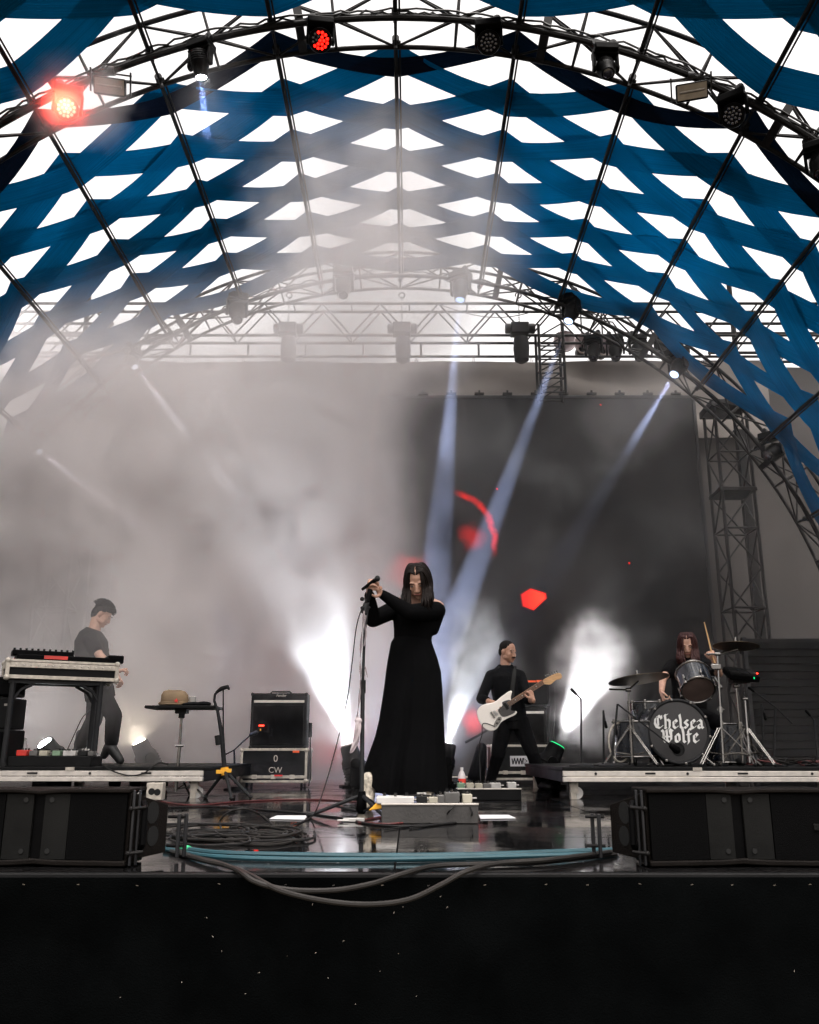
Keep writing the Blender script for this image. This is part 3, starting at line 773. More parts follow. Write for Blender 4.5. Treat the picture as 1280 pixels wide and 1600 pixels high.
# ---- front-fill loudspeakers lying on the stage lip
def fill_speaker(gx, mir, label):
    t = thing('front_fill_speaker', label, 'loudspeaker', (gx, 3.22, 0), 'low loudspeakers on the stage lip')
    W, H, D = .325, .256, .20
    def pt(u, y, z): return V((gx + mir * u, 3.22 + y, z))
    fy = lambda u: .035 * (1 - abs(u) / W)
    def plate(z0, z1, dip):
        us = np.linspace(-W, W, 17)
        rows = []
        for z in (z0, z1): rows.append([pt(u, fy(u) - .012, z + dip * math.exp(-(u / .05) ** 2)) for u in us] + [pt(W, .2, z), pt(-W, .2, z)])
        n = len(rows[0]); mb = MB(); mb.add(rows[0] + rows[1], [tuple(range(n)), tuple(reversed(range(n, 2 * n)))] + [(i, n + i, n + (i + 1) % n, (i + 1) % n) for i in range(n)])
        return mb
    obj('top_plate', plate(H - .014, H, -.006), M['speaker_shell'], t, bevel=.004)
    obj('bottom_plate', plate(.004, .022, .004), M['speaker_shell'], t, bevel=.004)
    obj('cabinet', MB().add([pt(-W, .055, .02), pt(W, .055, .02), pt(W, D, .02), pt(-W, D, .02), pt(-W, .055, H - .012), pt(W, .055, H - .012), pt(W, D, H - .05), pt(-W, D, H - .05)],
        [(0, 3, 2, 1), (4, 5, 6, 7), (0, 1, 5, 4), (1, 2, 6, 5), (2, 3, 7, 6), (3, 0, 4, 7)]), M['speaker_shell'], t)
    def face(u0, u1, name, m, off):
        a = [pt(u0, fy(u0) + off, .024), pt(u1, fy(u1) + off, .024), pt(u1, fy(u1) + off, H - .018), pt(u0, fy(u0) + off, H - .018)]
        return obj(name, MB().prism(a, (0, .012, 0)), m, t)
    for s in (-1, 1):
        face(*sorted((s * .113, s * (W - .01))), 'grille', M['grille'], -.004)
        face(*sorted((s * .020, s * .110)), 'perforated_baffle', M['perf'], -.001)
        for z in (.05, H - .038):
            u = s * .045; p = pt(u, fy(u) - .004, z)
            obj('screw_hole', MB().cyl(p, p + V((0, .006, 0)), .0085, n=14), M['rubber'], t)
    face(-.018, .018, 'centre_slot', M['black_plastic'], .012)
    u = W - .07; p = pt(u, fy(u) - .006, .13); obj('badge', MB().box(p, (.02, .006, .022)), M['perf'], t, bevel=.002)
    # slanted end cheek with two hand holes, and steel rigging beside the face
    A = [pt(-W, .012, .02), pt(-W - .085, .19, .03), pt(-W - .085, .19, H - .062), pt(-W, .012, H - .012)]
    A = [pt(-p_[0], p_[1], p_[2]) for p_ in ((W, .012, .02), (W + .085, .19, .03), (W + .085, .19, H - .062), (W, .012, H - .012))]
    d = V((mir * .012, .004, 0)); obj('end_cheek', MB().prism(A, d), M['speaker_shell'], t, bevel=.003)
    e1 = (A[1] - A[0]); nrm = V((0, 0, 1)).cross(e1).normalized()
    if nrm.y > 0: nrm = -nrm
    for (fx, zc, hw, hh) in ((.58, .165, .16, .038), (.62, .085, .15, .034)):
        pts = []
        for q in range(14):
            an = 2 * math.pi * q / 14
            pts.append(A[0] + e1 * (fx + hw * math.cos(an)) + V((0, 0, zc - A[0].z + hh * math.sin(an) * (1 if zc > .12 else 1.0))) + nrm * .0015)
        obj('hand_hole', MB().prism(pts, -nrm * .004), M['rubber'], t)
    for q in (.0, .022):
        c0 = pt(-W - .012 - q * .6, .008 + q, .0)
        obj('rigging_rail', MB().box(c0 + V((0, 0, H / 2)), (.008, .012, H - .01)), M['black_metal'], t, bevel=.002)
    for z in (.045, .19):
        a = pt(-W - .006, .0, z); obj('lock_pin', MB().cyl(a, a + V((-mir * .045, .02, .004)), .006, n=8).ell(a, (.009, .009, .009), n=8), M['truss_metal'], t)
    hb = pt(-W - .034, .05, H / 2 + .005)
    obj('carry_handle', MB().tube([hb + V((0, 0, -.075)), hb + V((-mir * .012, -.022, -.06)), hb + V((-mir * .012, -.022, .06)), hb + V((0, 0, .075))], .011, 8), M['black_plastic'], t)
    rb = pt(-W - .125, .20, 0)
    for q in (0, .03): obj('rear_rigging_bar', MB().box(rb + V((-mir * q * .6, q, .085)), (.012, .018, .15)), M['black_metal'], t, bevel=.002)
    for z in (.05, .15): obj('lock_pin', MB().cyl(rb + V((.02, 0, z)), rb + V((-.045, .02, z)), .006, n=8), M['truss_metal'], t)
fill_speaker((1160 - 640) / 456, 1, 'low black loudspeaker on the stage lip at right')
fill_speaker((52 - 640) / 456, -1, 'low black loudspeaker on the stage lip at left')

# ---- rolling risers
def riser(x0, x1, y0, depth, ztop, label, seam=None, seed=0):
    t = thing('stage_riser', label, 'riser', ((x0 + x1) / 2, y0, 0)); cx, L = (x0 + x1) / 2, x1 - x0
    obj('deck', MB().box((cx, y0 + depth / 2, ztop - .014), (L, depth, .028)), M['black_paint'], t, bevel=.004)
    obj('upper_rail', MB().box((cx, y0 + .02, ztop - .052), (L - .006, .036, .044)), M['alu'], t, bevel=.005)
    obj('lower_rail', MB().box((cx, y0 + .02, ztop - .098), (L - .006, .04, .040)), M['alu'], t, bevel=.005)
    for sx in (x0 + .02, x1 - .02): obj('side_rail', MB().box((sx, y0 + depth / 2, ztop - .075), (.036, depth - .09, .09)), M['black_paint'], t, bevel=.005)
    rr = random.Random(seed)
    for i in range(int(L / .45)):
        x = x0 + .2 + i * .45 + rr.uniform(-.08, .08)
        if i % 2: obj('latch_slot', MB().box((x, y0 - .0005, ztop - .05), (.085, .004, .014)), M['rubber'], t)
        else: obj('bolt', MB().cyl((x, y0 - .003, ztop - .052), (x, y0 + .01, ztop - .052), .011, n=10), M['rubber'], t)
    if seam:
        obj('label_plate', MB().box((seam, y0 - .001, ztop - .016), (.075, .006, .028)), M['alu_worn'], t)
    for x in (x0 + .1, cx, x1 - .1):
        for y in (y0 + .12, y0 + depth - .12):
            l = MB().box((x, y, ztop - .19), (.05, .05, .15)); obj('leg', l, M['alu_worn'], t, bevel=.004)
            z = ztop - .262 + .075
            c = obj('caster', MB().cyl((x + .03, y - .018, .05), (x + .03, y + .018, .05), .05, n=18), M['white_plastic'], t)
            obj('caster_fork', MB().box((x + .015, y - .026, .085), (.05, .006, .08)).box((x + .015, y + .026, .085), (.05, .006, .08)).box((x + .01, y, .127), (.06, .06, .012)), M['alu_worn'], t)
    return t
RZ = .257
rxl = P(320, 1205, 7.8).x
riser(-5.6, rxl, 7.75, 2.6, RZ, 'low rolling riser under the keyboard rig at left', P(110, 1197, 7.75).x, 1)
rxr = P(878, 1208, 7.66).x
riser(rxr, 5.6, 7.62, 2.5, RZ, 'low rolling riser under the drum kit at right', P(1090, 1203, 7.62).x, 2)

# ---- flight cases and amplifiers
def flight_case(c, size, label, rz=0.0, group=None, lid=.0):
    """c = centre of the base"""
    t = thing('flight_case', label, 'flight case', c, group, rotz=rz); w, d, h = size
    obj('shell', MB().box((0, 0, h / 2 + .002), (w - .012, d - .012, h - .012)), M['black_paint'], t, local=True)
    e = .026
    for z in (e / 2, h - e / 2):
        for y in (-1, 1): obj('edge_rail', MB().box((0, y * (d / 2 - e / 2), z), (w - 2 * e - .004, e, e)), M['alu_worn'], t, local=True, bevel=.003)
        for x in (-1, 1): obj('edge_rail', MB().box((x * (w / 2 - e / 2), 0, z), (e, d - 2 * e - .004, e)), M['alu_worn'], t, local=True, bevel=.003)
    for x in (-1, 1):
        for y in (-1, 1):
            obj('corner_rail', MB().box((x * (w / 2 - e / 2), y * (d / 2 - e / 2), h / 2), (e, e, h - 2 * e - .004)), M['alu_worn'], t, local=True, bevel=.003)
            for z in (.02, h - .02): obj('ball_corner', MB().ell((x * (w / 2 - .014), y * (d / 2 - .014), z), (.026, .026, .026), n=10), M['alu_worn'], t, local=True)
    if lid:
        obj('lid_rail', MB().box((0, -d / 2 + .006, lid), (w - .02, .022, .03)), M['alu_worn'], t, local=True, bevel=.003)
        for x in (-.28, 0, .28):
            obj('latch', MB().box((x * w, -d / 2 - .006, lid), (.055, .012, .045)), M['alu_worn'], t, local=True, bevel=.003)
    return t
def text_mesh(name, body, size, loc, m, parent, rz=0.0, depth=.002, shear=0.0, align='CENTER'):
    cu = bpy.data.curves.new(name, 'FONT'); cu.body = body; cu.size = size; cu.align_x = align; cu.align_y = 'CENTER'; cu.extrude = depth; cu.shear = shear
    o = bpy.data.objects.new(name + '_tmp', cu); C.objects.link(o)
    me = bpy.data.meshes.new_from_object(o.evaluated_get(bpy.context.evaluated_depsgraph_get())); bpy.data.objects.remove(o)
    me.materials.clear(); me.materials.append(m); me.name = name
    q = bpy.data.objects.new(name, me); C.objects.link(q); q.parent = parent
    q.rotation_euler = (R(90), 0, rz); q.location = V(loc) - _base.get(parent.name, V((0, 0, 0)))
    return q
# combo amplifier on its case, left of the singer
AY = 10.05
ax0, ax1 = P(375, 1200, AY).x, P(480, 1200, AY).x; acx = (ax0 + ax1) / 2
fc = flight_case((acx, AY + .25, .055), (ax1 - ax0, .5, .36), 'black flight case lettered CW carrying the combo amplifier', lid=.06)
for x in (-.3, .3):
    for y in (-.15, .15): obj('caster', MB().cyl((x - .012, y, -.027), (x + .012, y, -.027), .028, n=12), M['rubber'], fc, local=True)
y_ = -.252
text_mesh('stencil', 'CW', .085, V((acx + .02, AY - .0025, .055 + .13)), M['alu_worn'], fc)
text_mesh('stencil', '0', .1, V((acx + .02, AY - .0025, .055 + .25)), M['alu_worn'], fc)
obj('tape', MB().box((.24, y_ - .004, .325), (.07, .004, .022)), M['orange_tape'], fc, local=True)
obj('tape', MB().box((.06, y_ - .018, .075), (.09, .004, .016)), M['red_mark'], fc, local=True)
def combo_amp(x0, x1, yf, z0, z1, label, logo=True, strip=.075, tilt=0.0):
    w, h = x1 - x0, z1 - z0; cx = (x0 + x1) / 2; t = thing('guitar_amplifier', label, 'amplifier', (cx, yf + .14, z0))
    obj('cabinet', MB().box((cx, yf + .14, z0 + h / 2), (w, .27, h)), M['tolex'], t, bevel=.014)
    obj('speaker_grille', MB().box((cx, yf + .002, z0 + h * .42), (w - .07, .014, h * .72)), M['grille'], t, bevel=.006)
    obj('control_strip', MB().box((cx, yf - .001, z0 + h * .845), (w - .07, .014, .028)), M['alu'], t, bevel=.002)
    for i in range(7): obj('knob', MB().cyl((cx - w * .36 + i * w * .1, yf + .02, z0 + h * .955), (cx - w * .36 + i * w * .1, yf - .004, z0 + h * .955), .011, n=10), M['rubber'], t)
    obj('top_handle', MB().tube([(cx - .12, yf + .12, z0 + h), (cx - .1, yf + .12, z0 + h + .022), (cx + .1, yf + .12, z0 + h + .022), (cx + .12, yf + .12, z0 + h)], .011, 8), M['rubber'], t)
    for sx in (-1, 1):
        for z in (0, 1): obj('corner_cap', MB().ell((cx + sx * (w / 2 - .012), yf + .012, z0 + .012 + z * (h - .024)), (.02, .02, .02), n=8), M['black_metal'], t)
    return t
zt = .055 + .36
b0, b1 = P(387, 1160, AY).x, P(477, 1160, AY).x
am = combo_amp(b0, b1, AY + .1, zt + .002, zt + .60, 'black combo amplifier with silver strip standing on the lettered case')
text_mesh('logo', 'Fender', .04, V(((b0 + b1) / 2 + .02, AY + .094, zt + .572)), M['alu'], am, shear=.3)
obj('side_microphone', MB().cyl(((b1 + .03), AY + .2, zt + .12), (b1 + .03, AY + .2, zt + .28), .022, n=10).tube([(b1 + .03, AY + .2, zt + .2), (b1 + .05, AY + .18, .1), (b1 + .04, AY + .1, .02)], .008, 6), M['black_plastic'], am)
obj('pilot_light', MB().box((b0 + .13, AY + .088, zt + .245), (.055, .004, .012)), M['led_tiny_red'], am)
obj('tag', MB().box((b0 + .12, AY + .088, zt + .20), (.012, .004, .02)), M['yellow'], am)
# amp rig behind the guitarist
BY = 10.75
c0, c1 = P(768, 1200, BY).x, P(867, 1200, BY).x
fc2 = flight_case(((c0 + c1) / 2, BY + .3, .06), (c1 - c0, .55, .40), 'black flight case with a white zigzag sticker behind the guitarist', lid=.085)
for x in (-.3, .3):
    for y in (-.16, .16): obj('caster', MB().cyl((x - .012, y, -.03), (x + .012, y, -.03), .03, n=12), M['rubber'], fc2, local=True)
sx0 = P(812, 1190, BY); sx0.y = BY + .022
obj('sticker', MB().box((sx0.x, BY + .022, sx0.z + .005), (.215, .003, .118)), M['paper'], fc2, bevel=.001)
zg = [(-.085, .03), (-.075, -.035), (-.055, .035), (-.04, -.035), (-.02, .035), (-.005, -.035), (.015, .035), (.03, -.035), (.045, .035)]
for i in range(len(zg) - 1):
    a, b = zg[i], zg[i + 1]; obj('logo_stroke', MB().tube([(sx0.x + a[0], BY + .0195, sx0.z + .005 + a[1]), (sx0.x + b[0], BY + .0195, sx0.z + .005 + b[1])], .0065, 4), M['rubber'], fc2)
obj('logo_stroke', MB().tube([(sx0.x + a_, BY + .0195, sx0.z + .005 + b_) for a_, b_ in ((.05, .035), (.05, -.03), (.09, .002))], .0065, 4, closed=True), M['rubber'], fc2)
zt2 = .06 + .40
d0, d1 = P(788, 1150, BY).x, P(858, 1150, BY).x; top_ = P(800, 1104, BY + .1).z
combo_amp(d0, d1, BY + .1, zt2 + .002, top_, 'black guitar cabinet with silver strip behind the guitarist')
e0, e1 = P(822, 1100, BY).x, P(857, 1080, BY).x; t2 = P(800, 1066, BY + .1).z
ah = thing('amplifier_head', 'small black amplifier head on top of the guitar cabinet', 'amplifier', ((e0 + e1) / 2, BY + .2, top_ + .004))
obj('case', MB().box(((e0 + e1) / 2, BY + .2, (top_ + .024 + t2) / 2), (e1 - e0, .22, t2 - top_ - .024)), M['tolex'], ah, bevel=.01)
obj('base_plate', MB().box(((e0 + e1) / 2 - .06, BY + .2, top_ + .012), (e1 - e0 + .2, .24, .016)), M['black_metal'], ah)
obj('indicator', MB().box((P(832, 1060, BY).x, BY + .12, t2 + .012), (.11, .03, .02)).box((P(845, 1060, BY).x, BY + .115, t2 + .014), (.07, .03, .024)), M['orange_tape'], ah)
for q, px in enumerate((858, 866)):
    tag(obj('hanging_cable', MB().tube([P(px, 1072, BY), P(px + 1, 1110, BY - .05), P(px - 1, 1150, BY - .08), P(px + 3, 1178, BY - .1)], .008, 6), M['cable']), ('black cable hanging nearest the guitar cabinet' if q == 0 else 'black cable hanging beside the bright floor beam'), 'cable')
# gig bag slumped left of the case
gb = P(748, 1205, 10.3)
t = thing('gear_bag', 'dark slumped bag beside the zigzag flight case', 'bag', (gb.x, 10.4, 0))
obj('body', MB().blob((gb.x - .02, 10.4, .1), (gb.x + .05, 10.45, .42), .1, .06, flat=1.4), M['shirt'], t)
obj('strap', MB().tube([(gb.x - .14, 10.35, .48), (gb.x, 10.4, .55), (gb.x + .12, 10.42, .62)], .014, 6), M['rubber'], t)

# ---- keyboard rig on the left riser
kl, kr = P(8, 1057, 7.85), P(184, 1062, 8.3)
kd = (kr - kl); kd.z = 0; kl_ = kd.length; kd.normalize(); kn = V((kd.y, -kd.x, 0))          # kn points to the camera side
kz = 1.0; krot = Matrix((kd, -kn, V((0, 0, 1)))).transposed(); kc = (kl + kr) / 2 - kn * .19; kc.z = kz
t = thing('keyboard_stand', 'black folding stand carrying the keyboard case', 'stand', (kc.x, kc.y, RZ))
for a, nm in ((-.42, 0), (.36, 0)):
    for q in (-.13, .15):
        p0 = kc + kd * (a * kl_) - kn * q; obj('leg', MB().tube([(p0.x, p0.y, kz - .01), (p0.x - kd.x * .01, p0.y, RZ + .01)], .026, 8), M['black_metal'], t)
        obj('foot', MB().cyl((p0.x, p0.y, RZ), (p0.x, p0.y, RZ + .03), .032, n=10), M['rubber'], t)
        s = 1 if a < 0 else -1
        obj('brace', MB().tube([p0 + V((0, 0, -.2)), p0 + kd * (s * .07) + V((0, 0, -.09)), p0 + kd * (s * .18) + V((0, 0, -.03))], .014, 6), M['black_metal'], t)
for q in (-.13, .15):
    a, b = kc + kd * (-.46 * kl_) - kn * q, kc + kd * (.4 * kl_) - kn * q
    obj('top_rail', MB().box((a + b) / 2 - V((0, 0, .02)), ((b - a).length, .04, .03), krot), M['black_metal'], t)
ct = thing('keyboard_case', 'silver-edged flight case tray on the black keyboard stand', 'flight case', (kc.x, kc.y, kz))
kh = .165
obj('panel', MB().box(kc + V((0, 0, kh / 2 + .003)), (kl_ - .02, .36, kh - .02), krot), M['black_paint'], ct)
for z, hgt, nm in ((.016, .032, 'edge_rail'), (kh - .045, .045, 'edge_rail'), (kh - .008, .022, 'edge_rail')):
    for s in (-1, 1): obj(nm, MB().box(kc + kn * (s * .185) + V((0, 0, z)), (kl_ - .03, .02, hgt), krot), M['alu_worn'], ct, bevel=.003)
    for s in (-1, 1): obj(nm, MB().box(kc + kd * (s * (kl_ / 2 - .008)) + V((0, 0, z)), (.02, .36, hgt), krot), M['alu_worn'], ct, bevel=.003)
for s in (-1, 1):
    for u in (-1, 1):
        cc = kc + kd * (s * (kl_ / 2 - .012)) + kn * (u * .185)
        obj('corner_post', MB().box(cc + V((0, 0, kh / 2)), (.034, .034, kh), krot), M['alu_worn'], ct, bevel=.004)
        for z in (.01, kh - .01): obj('ball_corner', MB().ell(cc + V((0, 0, z)), (.028, .028, .028), n=10), M['alu_worn'], ct)
for i in range(14): obj('rivet', MB().ell(kc + kn * .197 + kd * ((i / 13 - .5) * (kl_ - .16)) + V((0, 0, kh - .045)), (.007, .007, .007), n=6), M['alu'], ct)
sy = thing('synthesizer', 'dark synthesizer keyboard lying in the silver-edged case', 'keyboard', (kc.x, kc.y, kz + kh))
sc0 = kc + kd * .05 + V((0, 0, kh + .028))
obj('body', MB().box(sc0, (kl_ - .06, .3, .05), krot), M['black_plastic'], sy, bevel=.008)
obj('panel_hump', MB().box(sc0 - kd * .22 + V((0, 0, .045)), (kl_ * .55, .16, .05), krot), M['black_plastic'], sy, bevel=.01)
obj('end_block', MB().box(sc0 + kd * (kl_ / 2 - .07) + V((0, 0, .015)), (.14, .3, .075), krot), M['black_plastic'], sy, bevel=.012)
obj('red_panel', MB().box(sc0 + kn * .152 - kd * .12 + V((0, 0, .005)), (.2, .006, .03), krot), M['red_glass'], sy)
for i in range(11): obj('knob', MB().cyl(sc0 - kd * (.1 + .05 * i - .14) + V((0, 0, .068)), sc0 - kd * (.1 + .05 * i - .14) + V((0, 0, .092)), .011, n=8), M['rubber'], sy)
for i in range(24):
    obj('key', MB().box(sc0 - kn * .09 + kd * ((i / 23 - .5) * (kl_ - .25)) + V((0, 0, .03)), ((kl_ - .25) / 24 - .004, .12, .012), krot), M['white_plastic'], sy)

# black monitor stack at the left picture edge
p = P(4, 1190, 7.95); t = thing('monitor_stack', 'black loudspeaker stack at the left picture edge on the riser', 'loudspeaker', (p.x - .12, 8.1, RZ))
xr = P(15, 1130, 7.95).x
obj('lower_cabinet', MB().box((xr - .24, 8.15, RZ + .155), (.44, .4, .31)), M['tolex'], t, bevel=.012)
obj('upper_cabinet', MB().box((xr - .24, 8.15, RZ + .45), (.42, .38, .27)), M['tolex'], t, bevel=.012)
obj('top_block', MB().box((xr - .22, 8.12, RZ + .68), (.40, .3, .17)), M['black_plastic'], t, bevel=.02)
obj('front_grille', MB().box((xr - .24, 7.944, RZ + .155), (.4, .012, .27)), M['grille'], t)
obj('latch', MB().box((xr - .05, 7.955, RZ + .52), (.03, .012, .02)), M['chrome'], t)

# pedalboards: a shallow case with stomp boxes
def pedalboard(x0, x1, yf, z0, depth, h, label, pedals, m='black_paint', rim=True, tilt=0.0):
    cx, w = (x0 + x1) / 2, x1 - x0; t = thing('pedalboard', label, 'pedalboard', (cx, yf + depth / 2, z0))
    A = [(x0, yf, z0), (x1, yf, z0), (x1, yf + depth, z0), (x0, yf + depth, z0), (x0, yf, z0 + h), (x1, yf, z0 + h), (x1, yf + depth, z0 + h + tilt), (x0, yf + depth, z0 + h + tilt)]
    obj('case', MB().add(A, [(0, 3, 2, 1), (4, 5, 6, 7), (0, 1, 5, 4), (1, 2, 6, 5), (2, 3, 7, 6), (3, 0, 4, 7)]), M[m], t, bevel=.005)
    if rim: obj('front_rim', MB().box((cx, yf + .004, z0 + h + .004), (w + .004, .02, .01)), M['alu'], t, bevel=.002)
    rr = random.Random(int(abs(x0) * 1000))
    for (u, v, pw_, pd_, ph, mm) in pedals:
        x, y = x0 + u * w, yf + v * depth; zb = z0 + h + tilt * v + .002
        o = obj('pedal', MB().box((x, y, zb + ph / 2), (pw_, pd_, ph)), M[mm], t, bevel=.005)
        for q in (-1, 0, 1):
            if pw_ > .05 or q == 0: obj('knob', MB().cyl((x + q * pw_ * .3, y + pd_ * .25, zb + ph), (x + q * pw_ * .3, y + pd_ * .25, zb + ph + .016), .009, n=8), M['rubber' if mm != 'rubber' else 'white_plastic'], o, local=False)
        obj('foot_switch', MB().cyl((x, y - pd_ * .3, zb + ph), (x, y - pd_ * .3, zb + ph + .012), .008, n=8), M['chrome'], o)
        obj('jack_plug', MB().cyl((x + pw_ / 2, y, zb + ph * .5), (x + pw_ / 2 + .028, y, zb + ph * .5), .007, n=8), M['chrome'], o)
    cb = MB().tube([(x0 + .05, yf + depth * .55, z0 + h + .03), (cx - .05, yf + depth * .6, z0 + h + .045), (cx + .1, yf + depth * .5, z0 + h + .03), (x1 - .04, yf + depth * .6, z0 + h + .05)], .006, 6)
    obj('patch_cable', cb, M['cable'], t)
    return t
defm('pedal_green', (.14, .22, .14), .5); defm('pedal_cream', (.36, .33, .26), .5); defm('pedal_grey', (.1, .095, .09), .45, .3); defm('board_grey', (.035, .032, .03), .6, bump=.2)
pedalboard(P(12, 1190, 7.95).x, P(142, 1190, 7.95).x, 7.95, RZ, .3, .085, 'black pedalboard with assorted pedals under the keyboard stand',
    [(.1, .5, .09, .12, .05, 'red_glass'), (.24, .5, .07, .11, .045, 'pedal_grey'), (.36, .5, .07, .11, .045, 'pedal_cream'), (.52, .5, .07, .11, .045, 'pedal_green'), (.68, .5, .11, .11, .045, 'white_plastic'), (.84, .5, .08, .11, .045, 'rubber'), (.94, .5, .05, .11, .04, 'pedal_grey')], rim=False)
pedalboard(P(596, 1280, 5.12).x, P(748, 1280, 5.12).x, 5.12, 0, .26, .098, 'grey pedalboard with white mixer at the feet of the singer',
    [(.14, .55, .21, .16, .038, 'white_plastic'), (.42, .6, .06, .1, .04, 'rubber'), (.54, .6, .05, .1, .035, 'pedal_cream'), (.62, .62, .05, .1, .045, 'pedal_grey'), (.74, .62, .085, .11, .06, 'pedal_grey'), (.9, .6, .055, .1, .05, 'pedal_cream')], m='board_grey')
pedalboard(P(714, 1246, 7.55).x, P(815, 1246, 7.55).x, 7.55, 0, .3, .085, 'low black pedalboard in front of the guitarist',
    [(.08, .5, .06, .1, .045, 'pedal_green'), (.22, .5, .06, .1, .045, 'pedal_cream'), (.36, .5, .06, .1, .04, 'pedal_cream'), (.5, .5, .07, .1, .04, 'pedal_grey'), (.62, .5, .09, .1, .045, 'white_plastic'), (.88, .5, .07, .1, .05, 'white_plastic')])
# yellow-sided mixer cheek
p = P(590, 1262, 5.2); tag(obj('yellow_cloth', MB().prism([p + V((-.05, 0, -.015)), p + V((.03, 0, -.005)), p + V((.07, 0, .045)), p + V((-.0, 0, .03))], (0, .05, 0)), M['yellow'], bevel=.004), 'small yellow wedge at the left end of the singer pedalboard', 'wedge')
def bottle(p, label, h=.2):
    t = thing('water_bottle', label, 'bottle', p); p = V(p)
    obj('body', MB().lathe(p, (0, 0, 1), [(0, .028), (.01, .032), (h * .6, .032), (h * .78, .022), (h * .88, .012), (h * .92, .012)], 14), M['clearish'], t)
    obj('wrapper', MB().lathe(p + V((0, 0, h * .25)), (0, 0, 1), [(0, .0328), (h * .22, .0328)], 14, cap=False), M['red_glass'], t)
    obj('cap', MB().lathe(p + V((0, 0, h * .92)), (0, 0, 1), [(0, .014), (.018, .014)], 12), M['white_plastic'], t)
bottle((P(40, 1150, 8.4).x, 8.4, RZ), 'water bottle with red wrapper under the keyboard', .25)
bottle((P(722, 1235, 7.75).x, 7.74, .088), 'water bottle standing at the guitarist pedalboard', .16)
p = P(36, 1168, 8.35); tag(obj('red_bag', MB().blob((p.x - .08, 8.35, RZ + .06), (p.x + .1, 8.4, RZ + .07), .055, .05, flat=.8), M['shirt']), 'dark bag lying by the bottle under the keyboard', 'bag')

# ---- percussion table with cap and cup
tx, ty_ = P(285, 1104, 8.0).x, 8.0
t = thing('percussion_table', 'small black tray table on a chrome drum stand', 'table', (tx, ty_, 0)); tz = P(285, 1106, 8.0).z
obj('tray', MB().box((tx + .02, ty_, tz), (.60, .38, .026)), M['black_paint'], t, bevel=.006)
obj('bracket', MB().box((tx, ty_, tz - .03), (.1, .1, .04)).cyl((tx, ty_, tz - .09), (tx, ty_, tz - .03), .028, n=10), M['black_metal'], t)
obj('upper_post', MB().cyl((tx, ty_, .42), (tx, ty_, tz - .05), .0115, n=10), M['chrome'], t)
obj('lower_post', MB().cyl((tx - .01, ty_, .05), (tx, ty_, .43), .0155, n=10), M['chrome'], t)
obj('wing_nut', MB().cyl((tx - .035, ty_ - .01, .43), (tx + .035, ty_ - .01, .43), .012, n=8), M['chrome'], t)
obj('collar', MB().cyl((tx - .004, ty_, .2), (tx - .004, ty_, .235), .024, n=10), M['chrome'], t)
for a in (205, 325, 85):
    d = V((math.cos(R(a)), math.sin(R(a)), 0))
    obj('leg', MB().tube([V((tx - .004, ty_, .22)) + d * .02, V((tx - .006, ty_, .012)) + d * .36], .009, 8), M['chrome'], t)
    obj('leg_strut', MB().tube([V((tx - .006, ty_, .07)) + d * .02, V((tx - .006, ty_, .1)) + d * .2], .006, 6), M['chrome'], t)
    obj('rubber_foot', MB().ell(V((tx - .006, ty_, .014)) + d * .365, (.015, .015, .014), n=8), M['rubber'], t)
cp = V((P(272, 1098, 7.95).x, 7.95, tz + .013)); t = thing('soldier_hat', 'khaki cloth hat with red star on the tray table', 'hat', cp)
rows = []
for j, (zz2, k) in enumerate(((0, 1.0), (.045, 1.02), (.085, .96), (.118, .78), (.135, .42), (.138, .02))):
    rows.append([cp + V((.12 * k * math.cos(a) * (1 + .05 * math.sin(3 * a + j)), .095 * k * math.sin(a), zz2 + .012 * math.sin(2 * a + 1) * k * min(1, j))) for a in np.linspace(0, 2 * math.pi, 19)[:-1]])
obj('crown', MB().grid(rows, wrap=True), M['khaki'], t)
obj('band', MB().tube([cp + V((.123 * math.cos(a), .097 * math.sin(a), .02)) for a in np.linspace(0, 2 * math.pi, 19)[:-1]], .014, 6, closed=True), M['khaki'], t)
obj('brim', MB().tube([cp + V((.10 * math.cos(a), -.07 + .05 * math.sin(a), .010)) for a in np.linspace(-2.6, -.5, 8)], [.008, .014, .02, .022, .022, .02, .014, .008], 8, flat=.35, ref=(0, 1, 0)), M['khaki'], t)
star = []
for q in range(10):
    r_ = .022 if q % 2 == 0 else .009; star.append(cp + V((.045 + r_ * math.sin(q * math.pi / 5), -.106, .04 + r_ * math.cos(q * math.pi / 5))))
obj('star_mark', MB().prism(star, (0, .01, 0)), M['red_mark'], t)
up = V((P(301, 1093, 7.98).x, 7.98, tz + .013))
t = thing('paper_cup', 'white paper cup on the tray table', 'cup', up)
obj('wall', MB().lathe(up, (0, 0, 1), [(0, .026), (.002, .027), (.075, .034), (.078, .036), (.082, .034), (.078, .032), (.01, .025)], 18), M['white_plastic'], t)
ck = V((P(310, 1100, 7.9).x, 7.9, tz + .013)); tag(obj('folded_cloth', MB().ell(ck + V((-.02, 0, .012)), (.13, .07, .022), n=12).ell(ck + V((.05, -.02, .015)), (.07, .05, .022), n=10), M['shirt']), 'crumpled black cloth in front of the paper cup', 'cloth')
